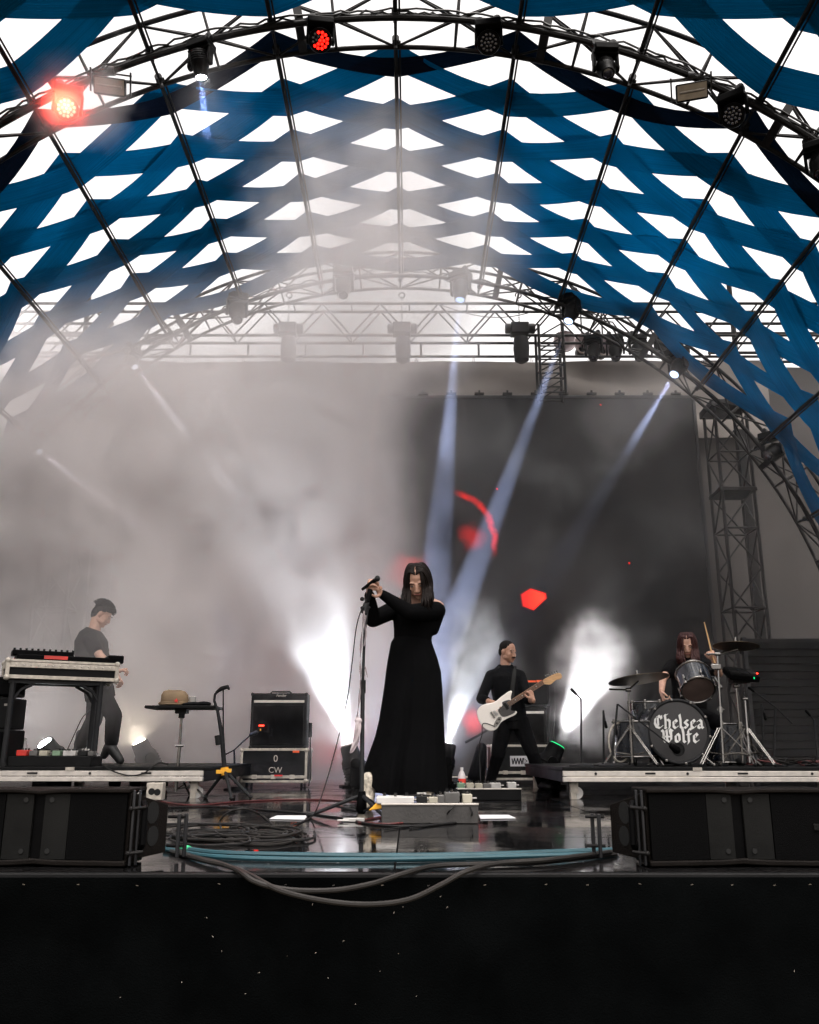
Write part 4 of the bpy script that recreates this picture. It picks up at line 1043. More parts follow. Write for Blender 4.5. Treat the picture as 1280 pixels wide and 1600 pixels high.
# ---- guitar stand with yellow leg collar
gx = P(352, 1200, 7.85).x; t = thing('guitar_stand', 'tall black guitar stand with yellow leg collar', 'stand', (gx, 7.85, 0))
gp = [P(352, 1218, 7.85), P(347, 1150, 7.85), P(340, 1110, 7.85), P(335, 1095, 7.85), P(336, 1085, 7.85), P(343, 1078, 7.85)]
obj('post', MB().tube(gp, [.02, .02, .014, .012, .012, .012], 8), M['black_metal'], t)
obj('yoke', MB().tube([P(338, 1082, 7.85), P(346, 1076, 7.83), P(356, 1073, 7.83), P(358, 1077, 7.8)], [.012, .02, .018, .01], 8), M['rubber'], t)
obj('neck_rest', MB().tube([P(349, 1078, 7.83), P(349, 1130, 7.83), P(350, 1200, 7.84)], .007, 6), M['black_metal'], t)
obj('clutch', MB().cyl(P(340, 1149, 7.85), P(342, 1164, 7.85), .027, n=10), M['rubber'], t)
obj('leg_collar', MB().cyl(P(351, 1199, 7.85), P(352, 1211, 7.85), .034, n=12).box(P(344, 1206, 7.83), (.06, .03, .03)).box(P(357, 1204, 7.83), (.05, .03, .03)), M['yellow'], t)
for (px, yy) in ((322, 7.95), (392, 7.75), (362, 7.55)):
    e = P(px, 1240, yy); e.z = .015; obj('leg', MB().tube([P(352, 1204, 7.85), e], [.016, .012], 8), M['black_metal'], t); obj('rubber_foot', MB().ell(e, (.02, .02, .015), n=8), M['rubber'], t)
# thin dark boom stand behind it and a power box
t = thing('boom_stand', 'thin dark microphone boom in front of the combo amplifier', 'mic stand', (P(366, 1200, 9.6).x, 9.6, 0))
obj('post', MB().tube([P(368, 1225, 9.6), P(366, 1172, 9.6)], .011, 8), M['black_metal'], t); obj('boom', MB().tube([P(350, 1180, 9.6), P(366, 1172, 9.6), P(392, 1148, 9.7)], .008, 6), M['black_metal'], t)
obj('base', MB().lathe((P(368, 1225, 9.6).x, 9.6, 0), (0, 0, 1), [(0, .12), (.012, .12), (.03, .03)], 16), M['black_metal'], t)
obj('microphone', MB().blob(P(392, 1148, 9.7), P(400, 1145, 9.75), .02, .025), M['black_metal'], t)
p = P(243, 1248, 7.3); p.z = 0; t = thing('power_box', 'pale power outlet box on the floor behind the left loudspeaker', 'power box', p)
obj('box', MB().box(p + V((0, 0, .08)), (.125, .1, .13)), M['alu_worn'], t, bevel=.006)
for q in (-.02, .025): obj('socket', MB().cyl(p + V((q, -.052, .10 - abs(q))), p + V((q, -.045, .10 - abs(q))), .026, n=14), M['rubber'], t)
for i, px in enumerate((190, 222, 262)):
    p = P(px, 1222, 8.6); tt = thing('floor_fixture', ['leftmost', 'middle', 'rightmost'][i] + ' of three small dark lamps standing under the keyboard riser', 'lamp', (p.x, 8.4, 0), 'small lamps under the riser')
    obj('base', MB().box((p.x, 8.4, .02), (.09, .09, .04)), M['black_plastic'], tt, bevel=.005); obj('stem', MB().cyl((p.x, 8.4, .03), (p.x, 8.4, .1), .012, n=8), M['black_plastic'], tt)
    obj('head', MB().lathe((p.x - .05, 8.4, .1), (1, .1, .15), [(0, .02), (.02, .04), (.08, .045), (.1, .035)], 12), M['black_plastic'], tt)

# ---- singer's microphone stand
mb0 = V((P(565, 1272, 5.62).x, 5.62, 0)); mtop = P(577, 928, 5.86); mhead = P(587, 906, 5.85)
ms = thing('microphone_stand', 'black straight microphone stand held by the singer', 'mic stand', mb0)
mj = P(567, 1068, 5.74)
obj('lower_tube', MB().tube([mb0 + V((0, 0, .03)), mj], .0135, 10), M['black_metal'], ms)
obj('upper_tube', MB().tube([mj, P(570, 985, 5.80), mtop], .0095, 10), M['black_metal'], ms)
obj('clutch', MB().cyl(mj - V((0, 0, .06)), mj + V((0, 0, .02)), .019, n=12), M['rubber'], ms)
obj('boom_joint', MB().cyl(P(569, 958, 5.82), P(572, 944, 5.83), .02, n=12).cyl(P(565, 950, 5.80), P(577, 950, 5.85), .012, n=8), M['black_metal'], ms)
obj('knob', MB().ell(P(566, 936, 5.82), (.015, .015, .015), n=10), M['rubber'], ms)
obj('mic_clip', MB().cyl(P(574, 940, 5.84), P(579, 921, 5.85), .018, n=10), M['black_plastic'], ms)
for a in (182, 300, 62):
    d = V((math.cos(R(a)), math.sin(R(a)), 0))
    obj('leg', MB().tube([mb0 + V((0, 0, .12)) + d * .02, mb0 + V((0, 0, .012)) + d * .31], .011, 8), M['black_metal'], ms)
    obj('leg_strut', MB().tube([mb0 + V((0, 0, .035)) + d * .02, mb0 + V((0, 0, .065)) + d * .16], .007, 6), M['black_metal'], ms)
    obj('rubber_foot', MB().ell(mb0 + V((0, 0, .014)) + d * .315, (.018, .018, .014), n=8), M['rubber'], ms)
obj('leg_hub', MB().lathe(mb0 + V((0, 0, .02)), (0, 0, 1), [(0, .02), (.02, .034), (.08, .03), (.13, .022)], 12), M['black_plastic'], ms)
mic = thing('microphone', 'black handheld microphone between the hands of the singer', 'microphone', mhead)
md = (mhead - P(573, 916, 5.87)).normalized()
obj('handle', MB().lathe(mhead - md * .115, md, [(0, .009), (.01, .010), (.1, .014), (.112, .016)], 14), M['black_plastic'], mic)
obj('grille_ball', MB().ell(mhead + md * .015, (.019, .019, .021), n=14), M['black_metal'], mic)
mc = [P(579, 925, 5.86), P(566, 950, 5.80), P(557, 980, 5.76), P(551, 1030, 5.72), P(543, 1090, 5.66), P(527, 1160, 5.58), P(512, 1215, 5.5), P(496, 1262, 5.35)]
e_ = PZ(484, 1278, .008)
def smooth_path(pts, n=8):
    pts = [V(p) for p in pts]; out = []
    for i in range(len(pts) - 1):
        p0, p1, p2, p3 = pts[max(i - 1, 0)], pts[i], pts[i + 1], pts[min(i + 2, len(pts) - 1)]
        for q in range(n):
            t_ = q / n; out.append(.5 * ((2 * p1) + (p2 - p0) * t_ + (2 * p0 - 5 * p1 + 4 * p2 - p3) * t_ ** 2 + (3 * p1 - p0 - 3 * p2 + p3) * t_ ** 3))
    return out + [pts[-1]]
tag(obj('microphone_cable', MB().tube(smooth_path(mc + [e_, PZ(455, 1290, .008), PZ(420, 1298, .008), PZ(380, 1296, .008)]), .0042, 6), M['cable']), 'thin black cable hanging from the microphone to the floor', 'cable')
# pale cloth strips knotted to the stand
sf = thing('cloth_strip', 'pale torn cloth strip knotted along the microphone stand', 'cloth strip', P(562, 1170, 5.66))
def strip(pts, ws, ph=0):
    rows = []
    for i, (p, w) in enumerate(zip(pts, ws)):
        rows.append([p + V(((j / 4 - .5) * w, .012 * math.sin(j * 1.7 + i * .8 + ph) - .016, 0)) for j in range(5)])
    return MB().grid(rows)
pts = smooth_path([P(569, 955, 5.79), P(566, 990, 5.77), P(563, 1030, 5.74), P(564, 1060, 5.73), P(561, 1100, 5.7), P(558, 1124, 5.68)], 5)
obj('wound_strip', strip(pts, [.010 + .006 * math.sin(i * 1.1) for i in range(len(pts))]), M['cloth_white'], sf)
pts = smooth_path([P(559, 1120, 5.68), P(560, 1135, 5.66), P(557, 1155, 5.66), P(551, 1172, 5.66), P(548, 1177, 5.66)], 4)
obj('loose_end', strip(pts, np.interp(np.linspace(0, 1, len(pts)), [0, .25, .6, .9, 1], [.022, .04, .036, .016, .003])), M['cloth_white'], sf)
obj('knot', MB().ell(P(560, 1126, 5.665), (.024, .02, .02), n=10), M['cloth_white'], sf)
pts = [P(571, 1042, 5.73), P(573, 1052, 5.72), P(575, 1060, 5.72)]; obj('frayed_tail', strip(pts, [.01, .008, .003]), M['cloth_white'], sf)
pts = smooth_path([P(572, 962, 5.79), P(570, 975, 5.78), P(572, 990, 5.77), P(569, 1010, 5.76)], 4); obj('short_strip', strip(pts, [.010] * len(pts)), M['cloth_white'], sf)

# ---- papers and cables on the floor
def paper(pts, label): 
    o = obj('set_list', MB().prism([PZ(*q, .006) for q in pts], (0, 0, -.003)), M['paper']); tag(o, label, 'paper'); return o
paper([(421, 1279), (476, 1280), (481, 1274), (433, 1274)], 'white sheet of paper on the floor left of the mic stand')
paper([(751, 1279), (806, 1278), (795, 1273), (748, 1273)], 'white sheet of paper on the floor right of the singer pedalboard')
tag(obj('white_plug', MB().box(PZ(553, 1281, .012) + V((0, 0, 0)), (.12, .03, .02)).cyl(PZ(527, 1282, .012), PZ(545, 1282, .012), .006, n=6), M['white_plastic'], bevel=.004), 'white plug lying at the foot of the microphone stand', 'plug')
def fcable(name, pts, r, m, label, z=None, n=7, lifted=None):
    q = [PZ(x, y, (r if z is None else z)) for x, y in pts]
    if lifted: q = [p + V((0, 0, lifted[i] if i < len(lifted) else 0)) for i, p in enumerate(q)]
    return tag(obj(name, MB().tube(smooth_path(q, n), r, 8), M[m]), label, 'cable')
fcable('snake_cable', [(262, 1322), (300, 1328), (350, 1333), (480, 1336), (620, 1337), (760, 1335), (870, 1331), (958, 1328)], .010, 'teal_cable', 'thick teal cable lying across the front of the stage')
tc2 = obj('snake_cable', MB().tube(smooth_path([PZ(x, y, .01) for x, y in ((258, 1326), (330, 1338), (480, 1343), (640, 1342), (800, 1338), (940, 1334), (964, 1331))]), .009, 8), M['teal_cable']); tag(tc2, 'second thinner teal cable just in front of the thick one', 'cable')
tp = [PZ(284 + i * 4, 1324.5 + i * .6, .0125) for i in range(4)]
tag(obj('cable_tape', MB().tube(tp, .0115, 8), M['green_tape']), 'green tape wrapped round the left end of the teal cable', 'tape')
# dark cables slung over the stage front
def slung(pts, r, label):
    q = [V(p) for p in pts]; tag(obj('slung_cable', MB().tube(smooth_path(q, 9), r, 8), M['cable_grey']), label, 'cable')
F = 3.02
slung([PZ(262, 1322, .01), PZ(300, 1338, .012), PZ(340, 1348, .014), P(372, 1360, 3.07), P(400, 1378, F), P(450, 1390, F), P(520, 1391, F), P(580, 1381, F), P(630, 1365, 3.04), PZ(680, 1353, .012), PZ(760, 1350, .01), PZ(850, 1347, .01), PZ(962, 1334, .01)], .0085, 'upper of two dark cables sagging over the stage front')
slung([PZ(268, 1330, .01), PZ(320, 1345, .012), PZ(352, 1352, .014), P(392, 1368, 3.06), P(440, 1392, F - .02), P(510, 1408, F - .02), P(580, 1413, F - .02), P(640, 1405, F - .02), P(690, 1382, F - .01), P(730, 1361, 3.04), PZ(780, 1349, .02), PZ(860, 1343, .02), PZ(955, 1331, .02)], .0085, 'lower of two dark cables sagging over the stage front')
rr = random.Random(11)
for i in range(14):
    cx_, cy2 = rr.uniform(300, 430), rr.uniform(1296, 1312); w_, h_ = rr.uniform(40, 90), rr.uniform(5, 12)
    pts = [(cx_ + w_ * math.cos(a + i), cy2 + h_ * math.sin(a + i) + rr.uniform(-2, 2)) for a in np.linspace(0, rr.uniform(4.5, 8.5), 12)]
    q = [PZ(x, y, .006 + .004 * (i % 5)) for x, y in pts]
    o = obj('coiled_cable', MB().tube(smooth_path(q, 4), .0055, 6), M['cable_grey' if i % 3 else 'cable']); tag(o, 'loop of dark cable in the pile right of the left loudspeaker', 'cable', 'loops of the cable pile')
lp = [PZ(346, 1296, .01), PZ(344, 1283, .03), PZ(356, 1270, .09), PZ(380, 1264, .11), PZ(405, 1272, .07), PZ(424, 1287, .03), PZ(420, 1293, .01), PZ(385, 1292, .01), PZ(372, 1288, .01)]
tag(obj('raised_loop', MB().tube(smooth_path(lp, 6), .0055, 6), M['cable_grey']), 'single cable loop standing up from the cable pile', 'cable')
fcable('floor_cable', [(240, 1250), (300, 1258), (380, 1252), (480, 1249), (560, 1253)], .006, 'cable_red', 'dark red cable lying across the floor before the amplifier')
fcable('floor_cable', [(255, 1262), (330, 1260), (420, 1266), (520, 1276), (600, 1290), (700, 1287), (742, 1278)], .006, 'cable', 'black cable running to the front of the singer pedalboard')
fcable('floor_cable', [(565, 1282), (600, 1276), (628, 1278), (645, 1283), (610, 1287), (560, 1285)], .005, 'cable_red', 'thin red cable tangled round the microphone stand legs')
pts = [P(742, 1256, 5.2), P(735, 1262, 5.12), P(738, 1272, 5.08), PZ(728, 1280, .006), PZ(700, 1286, .006), PZ(640, 1294, .006)]
tag(obj('patch_lead', MB().tube(smooth_path(pts, 6), .0045, 6), M['cable']), 'black lead drooping from the right end of the singer pedalboard', 'cable')
pts = [P(716, 1254, 5.2), P(709, 1260, 5.1), P(700, 1270, 5.1), PZ(690, 1281, .006), PZ(660, 1288, .006), PZ(600, 1296, .006)]
tag(obj('patch_lead', MB().tube(smooth_path(pts, 6), .0045, 6), M['cable']), 'black lead drooping over the middle of the singer pedalboard', 'cable')
pts = [P(160, 1196, 7.74), P(182, 1207, 7.73), P(205, 1212, 7.73), P(225, 1208, 7.73), P(240, 1197, 7.74), P(250, 1192, 7.8), P(262, 1194, 7.9)]
tag(obj('riser_cable', MB().tube(smooth_path(pts, 5), .006, 6), M['cable']), 'black cable drooping over the edge of the keyboard riser', 'cable')
pts = [P(105, 1172, 8.0), P(113, 1155, 8.2), P(122, 1135, 8.4), P(130, 1120, 8.6), P(142, 1108, 8.9)]
tag(obj('guitar_cable', MB().tube(smooth_path(pts, 5), .005, 6), M['cable']), 'thin cable rising from the pedalboard to the keyboard player', 'cable')
# ------------------------------------------------------------------ drum kit
def drum(name, c, axis, r, depth, label, head_m, shell_m='drum_shell', lugs=8, hoop_m='chrome', hoop_r=.010, back=True, group=None):
    """c = centre of the visible head, axis points from that head into the drum"""
    c = V(c); ax = V(axis).normalized(); t = thing(name, label, 'drum', c, group)
    u = ax.orthogonal().normalized(); w = ax.cross(u)
    obj('shell', MB().lathe(c + ax * .012, ax, [(0, r * .985), (depth - .024, r * .985)], 36), M[shell_m], t)
    obj('drum_head', MB().lathe(c - ax * .001, ax, [(0, r * .93), (.002, r * .99), (.012, r)], 36), M[head_m], t)
    obj('hoop', MB().tube([c + (u * math.cos(a) + w * math.sin(a)) * r for a in np.linspace(0, 2 * math.pi, 37)[:-1]], hoop_r, 8, closed=True), M[hoop_m], t)
    if back:
        obj('batter_head', MB().lathe(c + ax * (depth - .012), ax, [(0, r), (.01, r * .99), (.012, r * .9)], 36), M['drum_head_clear'], t)
        obj('hoop', MB().tube([c + ax * depth + (u * math.cos(a) + w * math.sin(a)) * r for a in np.linspace(0, 2 * math.pi, 37)[:-1]], hoop_r, 8, closed=True), M[hoop_m], t)
    for i in range(lugs):
        a = 2 * math.pi * (i + .5) / lugs; d = u * math.cos(a) + w * math.sin(a)
        obj('lug', MB().box(c + d * (r * 1.0 + .008) + ax * depth * .3, (.018, .018, .05), ax.to_track_quat('Z', 'Y').to_matrix()), M['chrome'], t, bevel=.003)
        obj('tension_rod', MB().cyl(c + d * (r + .012) - ax * .012, c + d * (r + .012) + ax * depth * .3, .004, n=6), M['chrome'], t)
        obj('claw', MB().box(c + d * (r + .006) - ax * .006, (.022, .02, .03), ax.to_track_quat('Z', 'Y').to_matrix()), M['chrome'], t, bevel=.003)
    return t
bc = P(1060, 1143, 8.0); br = .268
bd = drum('bass_drum', bc, (0, 1, 0), br, .42, 'black bass drum with white gothic lettering on its head', 'drum_head_black', lugs=10, hoop_m='black_metal', hoop_r=.014)
for s in (-1, 1):
    obj('spur', MB().tube([bc + V((s * .2, .08, -.19)), bc + V((s * .29, -.02, -.285))], .008, 6), M['chrome'], bd)
pc = bc + V((-.012, -.004, -.15))
obj('port_ring', MB().tube([pc + V((.052 * math.cos(a), 0, .052 * math.sin(a))) for a in np.linspace(0, 2 * math.pi, 21)[:-1]], .006, 6, closed=True), M['rubber'], bd)
obj('port_hole', MB().cyl(pc, pc + V((0, .004, 0)), .05, n=20), M['rubber'], bd)
# gothic lettering drawn with a broad pen
def nib(strokes, ox, oy, sc2, m, y, w=.165, ang=38):
    nx, nz = math.cos(R(ang)) * w, math.sin(R(ang)) * w
    mbs = []
    for stt in strokes:
        for (a, b) in zip(stt[:-1], stt[1:]):
            q = [(a[0] - nx, a[1] - nz), (a[0] + nx, a[1] + nz), (b[0] + nx, b[1] + nz), (b[0] - nx, b[1] - nz)]
            ar = sum(q[i][0] * q[(i + 1) % 4][1] - q[(i + 1) % 4][0] * q[i][1] for i in range(4)) / 2
            if abs(ar) < .012:
                dx, dz = b[0] - a[0], b[1] - a[1]; L = math.hypot(dx, dz) or 1; px, pz = -dz / L * .035, dx / L * .035
                q = [(a[0] - nx - px, a[1] - nz - pz), (a[0] - nx + px, a[1] - nz + pz), (b[0] + nx + px, b[1] + nz + pz), (b[0] + nx - px, b[1] + nz - pz)]
            mbs.append([V((ox + p[0] * sc2, y, oy + p[1] * sc2)) for p in q])
    mb = MB()
    for i, q in enumerate(mbs): mb.prism([p + V((0, -.00025 * (i % 5), 0)) for p in q], (0, .0018, 0))
    return mb
GL = {
 'C': ([[(1.0, 1.35), (.62, 1.62), (.25, 1.3), (.15, .7), (.35, .25), (.75, .1), (1.05, .35)], [(.55, 1.4), (.55, .35)], [(.98, 1.6), (1.0, 1.2)]], 1.25),
 'h': ([[(.2, 1.75), (.25, 1.1), (.2, .15)], [(.2, 1.0), (.5, 1.15), (.75, .95), (.72, .3), (.6, .0)], [(.1, 1.6), (.55, 1.75)], [(.1, .2), (.3, .05)]], .98),
 'e': ([[(.25, .9), (.22, .3), (.45, .08), (.72, .28)], [(.25, .9), (.5, 1.1), (.68, .85), (.3, .55)]], .85),
 'l': ([[(.2, 1.75), (.28, 1.1), (.26, .25), (.45, .08)]], .55),
 's': ([[(.65, .95), (.42, 1.08), (.22, .85), (.62, .4), (.4, .1), (.15, .25)]], .82),
 'a': ([[(.2, .95), (.45, 1.1), (.65, .9), (.65, .25), (.82, .08)], [(.62, .62), (.25, .5), (.22, .2), (.42, .08), (.62, .25)]], .95),
 'W': ([[(.05, 1.5), (.25, 1.3), (.25, .4), (.45, .15), (.65, .35)], [(.6, 1.55), (.65, 1.1), (.65, .3), (.85, .1), (1.1, .4)], [(1.0, 1.6), (1.15, 1.15), (1.1, .35), (.85, .12)], [(.1, .75), (1.2, .75)], [(1.0, 1.6), (1.35, 1.35)]], 1.45),
 'o': ([[(.22, .9), (.2, .3), (.42, .08), (.66, .3), (.66, .85), (.44, 1.1), (.22, .9)]], .88),
 'f': ([[(.75, 1.55), (.5, 1.7), (.32, 1.4), (.32, .1), (.18, -.1)], [(.1, 1.02), (.65, 1.02)]], .72)}
def word(txt, x, z, sc2):
    for ch in txt:
        st_, adv = GL[ch]; o = obj('letter', nib(st_, x, z, sc2, None, bc.y - .006), M['letter_white'], bd, smooth=False); x += adv * sc2
sx = .0705
word('Chelsea', bc.x - .212, bc.z + .022, sx); word('Wolfe', bc.x - .150, bc.z - .098, sx * 1.04)
obj('letter', MB().prism([bc + V((x_, -.006, z_)) for x_, z_ in ((-.085, .0), (-.07, .03), (-.055, .0), (-.062, -.03), (-.078, -.03))], (0, .0018, 0)), M['letter_white'], bd)
tcn = P(1091, 1078, 8.2)
tm = drum('rack_tom', tcn, (0.05, .72, .69), .150, .23, 'dark blue rack tom tilted above the bass drum', 'drum_head_clear', lugs=6)
obj('mount_arm', MB().tube([tcn + V((.13, .1, .12)), tcn + V((.2, .12, .12)), P(1128, 1075, 8.25)], .012, 8), M['chrome'], tm)
sn = P(1012, 1098, 8.55)
drum('snare_drum', sn, (0, 0, -1), .17, .14, 'snare drum with bright hoop left of the drummer', 'white_plastic', lugs=8)
snst = thing('snare_stand', 'chrome stand under the snare drum', 'stand', (sn.x, 8.55, RZ))
obj('post', MB().cyl((sn.x, 8.55, RZ + .1), (sn.x, 8.55, sn.z - .14), .014, n=8), M['chrome'], snst)
for a in (20, 140, 260):
    d = V((math.cos(R(a)), math.sin(R(a)), 0)); obj('leg', MB().tube([V((sn.x, 8.55, RZ + .2)), V((sn.x, 8.55, RZ + .012)) + d * .24], .008, 6), M['chrome'], snst)
    obj('basket_arm', MB().tube([V((sn.x, 8.55, sn.z - .2)), V((sn.x, 8.55, sn.z - .15)) + d * .17, V((sn.x, 8.55, sn.z - .12)) + d * .176], .007, 6), M['chrome'], snst)
ft = P(990, 1128, 8.15)
fl_ = drum('floor_tom', ft, (0, 0, -1), .185, .30, 'dark floor tom left of the bass drum', 'drum_head_black', lugs=6, hoop_m='chrome', hoop_r=.009)
for a in (200, 330, 90):
    d = V((math.cos(R(a)), math.sin(R(a)), 0)); obj('leg', MB().tube([ft + d * .21 + V((0, 0, -.12)), V((ft.x, ft.y, RZ + .06)) + d * .21, V((ft.x, ft.y, RZ + .01)) + d * .24], .008, 6), M['chrome'], fl_)
ht = P(968, 1160, 8.05)
t = thing('drum_throne_ring', 'pale hoop leaning beside the floor tom', 'hoop', ht)
obj('hoop', MB().tube([ht + V((.1 * math.cos(a), .03 * math.cos(a), .165 * math.sin(a))) for a in np.linspace(0, 2 * math.pi, 25)[:-1]], .008, 6, closed=True), M['alu_worn'], t)
ft2 = P(1118, 1132, 8.55)
drum('floor_tom', ft2 + V((.05, 0, .0)), (0, 0, -1), .19, .34, 'dark floor tom behind the chrome stands right of the bass drum', 'drum_head_black', lugs=6)
def cymbal(c, r, tilt, rz, label):
    c = V(c); t = thing('cymbal', label, 'cymbal', c); rot = Matrix.Rotation(rz, 3, 'Z') @ Matrix.Rotation(tilt, 3, 'X')
    nrm = rot @ V((0, 0, 1)); prof = [(.000, r), (.003, r), (.012, r * .7), (.02, r * .35), (.024, r * .2), (.042, r * .14), (.05, r * .06), (.05, .006)]
    obj('plate', MB().lathe(c, nrm, prof, 40), M['brass'], t); obj('wing_nut', MB().cyl(c + nrm * .05, c + nrm * .085, .009, n=8), M['chrome'], t); return c
cymbal(P(998, 1062, 7.95), .265, R(-9), R(38), 'large dark cymbal left of the drummer')
cymbal(P(1150, 1010, 8.15), .205, R(-7), R(-40), 'bronze cymbal raised right of the drummer')
def cym_stand(foot, joint, tips, label, spread=.3, r=.012, legz=.32, turn=0):
    foot, joint = V(foot), V(joint); t = thing('cymbal_stand', label, 'stand', foot)
    mid = foot.lerp(joint, .5); d0 = (joint - foot).normalized()
    obj('lower_tube', MB().cyl(foot + d0 * .03, mid, r * 1.0, n=10), M['chrome'], t); obj('upper_tube', MB().cyl(mid, joint, r * .75, n=10), M['chrome'], t)
    obj('clutch', MB().cyl(mid - d0 * .03, mid + d0 * .02, r * 1.8, n=10).cyl(mid + V((-.03, 0, 0)), mid + V((.035, 0, 0)), .007, n=6), M['chrome'], t)
    obj('tilter', MB().cyl(joint - V((.022, 0, 0)), joint + V((.022, 0, 0)), .018, n=10), M['chrome'], t)
    for tp_ in tips: obj('boom_arm', MB().tube([joint, V(tp_)], .008, 8), M['chrome'], t)
    for a in (turn, turn + 120, turn + 240):
        d = V((math.cos(R(a)), math.sin(R(a)), 0))
        for q in (-.012, .012):
            s = V((-d.y, d.x, 0)) * q; obj('leg', MB().tube([foot + V((0, 0, legz)) + s + d * .015, foot + V((0, 0, .015)) + d * spread + s], .0045, 6), M['chrome'], t)
        obj('leg_strut', MB().tube([foot + V((0, 0, .1)), foot + V((0, 0, .12)) + d * spread * .62], .006, 6), M['chrome'], t)
        obj('rubber_foot', MB().ell(foot + V((0, 0, .016)) + d * spread, (.017, .017, .015), n=8), M['rubber'], t)
    return t
cym_stand((P(987, 1180, 7.95).x, 7.95, RZ), P(982, 1078, 7.95), [P(952, 1077, 7.95), P(998, 1064, 7.95)], 'chrome stand holding the large dark cymbal', .26, turn=70)
cym_stand((P(1133, 1190, 7.85).x, 7.9, RZ), P(1121, 1022, 7.95), [P(1104, 1022, 7.95), P(1152, 1014, 8.12)], 'tall chrome stand right of the bass drum', .3, turn=95)
cym_stand((P(1163, 1185, 8.15).x, 8.2, RZ), P(1150, 1072, 8.2), [P(1148, 1062, 8.2)], 'chrome stand under the black electronic pad', .3, turn=30)
cym_stand((P(1178, 1190, 7.9).x, 8.0, RZ), P(1164, 1092, 8.15), [], 'short chrome stand at the outer side of the drums', .26, turn=60)
obj('clamp', MB().box(P(1118, 1042, 7.93), (.09, .05, .05)), M['chrome'], bpy.data.objects['cymbal_stand.001'], bevel=.008)
sp_ = P(1158, 1054, 8.15); t = thing('electronic_pad', 'black electronic drum pad on a stand with tiny lights', 'drum pad', sp_)
rp_ = Matrix.Rotation(R(22), 3, 'X') @ Matrix.Rotation(R(6), 3, 'Y')
obj('body', MB().box(sp_, (.27, .22, .06), rp_), M['black_plastic'], t, bevel=.012)
for i in range(3):
    for j in range(2): obj('pad', MB().box(sp_ + rp_ @ V((-.085 + .085 * i, -.045 + .09 * j, .034)), (.078, .08, .01), rp_), M['rubber'], t, bevel=.004)
obj('mount', MB().box(sp_ + V((0, .05, -.05)), (.16, .12, .05)), M['black_metal'], t, bevel=.006)
obj('indicator', MB().ell(sp_ + V((.1, -.125, .0)), (.007, .005, .006), n=6), M['led_tiny_red'], t); obj('indicator', MB().ell(sp_ + V((.07, -.12, -.04)), (.006, .005, .01), n=6), M['led_green'], t)
def mic_boom(foot, joint, tip, label, r=.009, base=True, back=None, mic_r=.014):
    foot, joint, tip = V(foot), V(joint), V(tip); t = thing('microphone_boom', label, 'mic stand', foot)
    obj('post', MB().cyl(foot + V((0, 0, .01)), joint, r, n=8), M['black_metal'], t); obj('boom', MB().tube([back or joint, joint, tip], r * .75, 6), M['black_metal'], t)
    obj('microphone', MB().blob(tip, tip + (tip - joint).normalized() * .05, mic_r * .8, mic_r), M['black_plastic'], t)
    obj('base', MB().lathe(foot, (0, 0, 1), [(0, .11), (.012, .11), (.03, .03)], 16), M['black_metal'], t)
    return t
mic_boom((P(955, 1190, 7.8).x, 7.8, RZ), P(965, 1100, 7.8), P(1050, 1166, 7.85), 'black boom crossing low in front of the bass drum', mic_r=.035)
mic_boom((P(908, 1188, 7.9).x, 7.9, RZ), P(908, 1092, 7.9), P(900, 1084, 7.9), 'thin black microphone stand against the bright puff of smoke')
mic_boom((P(943, 1188, 8.3).x, 8.3, RZ), P(943, 1110, 8.3), P(946, 1128, 8.25), 'thin black microphone stand left of the floor tom')
mic_boom((P(1215, 1185, 8.2).x, 8.3, RZ), P(1212, 1105, 8.3), P(1178, 1080, 8.3), 'black boom stand leaning toward the drums from the right', back=P(1238, 1130, 8.3))
mic_boom((P(1193, 1185, 8.5).x, 8.5, RZ), P(1190, 1100, 8.5), P(1194, 1115, 8.5), 'black microphone stand behind the outer drum stand')
mic_boom((P(1278, 1188, 8.1).x, 8.1, RZ), P(1272, 1125, 8.1), P(1266, 1118, 8.1), 'black stand at the right picture edge on the riser')
rr = random.Random(5)
for i in range(10):
    cx_, cz_ = P(1215 + rr.uniform(-25, 60), 1190, 8.2).x, rr.uniform(.01, .05)
    pts = [V((cx_ + rr.uniform(.05, .2) * math.cos(a), 8.1 + .14 * math.sin(a) + rr.uniform(-.04, .04), RZ + cz_ + .02 * math.sin(a * 2))) for a in np.linspace(0, 5.5, 9)]
    tag(obj('cable_loop', MB().tube(smooth_path(pts, 4), .006, 6), M[('cable_grey', 'cable', 'cable_red')[i % 3]]), 'loop of cable in the tangle on the drum riser', 'cable', 'cable tangle on the drum riser')

# ------------------------------------------------------------------ people
def remeshed(name, mb, m, parent, voxel=.006, it=4, fac=.5):
    me = mb.mesh(name + '_raw', [m], smooth=False)
    o = bpy.data.objects.new(name + '_raw', me); C.objects.link(o)
    md_ = o.modifiers.new('r', 'REMESH'); md_.mode = 'VOXEL'; md_.voxel_size = voxel; md_.use_smooth_shade = True
    s = o.modifiers.new('s', 'SMOOTH'); s.iterations = it; s.factor = fac
    bpy.context.view_layer.update()
    me2 = bpy.data.meshes.new_from_object(o.evaluated_get(bpy.context.evaluated_depsgraph_get())); me2.name = name
    me2.materials.clear(); me2.materials.append(m)
    me2.polygons.foreach_set('use_smooth', [True] * len(me2.polygons))
    bpy.data.objects.remove(o)
    return link(name, me2, parent)
def head_frame(c, fwd, s=1.0, roll=0.0):
    f = V(fwd).normalized(); r_ = f.cross(V((0, 0, 1))).normalized(); u = r_.cross(f)
    m3 = Matrix((r_, f, u)).transposed() @ Matrix.Rotation(roll, 3, 'Y')
    c = V(c)
    return (lambda x, y, z: c + m3 @ V((x * s, y * s, z * s))), m3, s
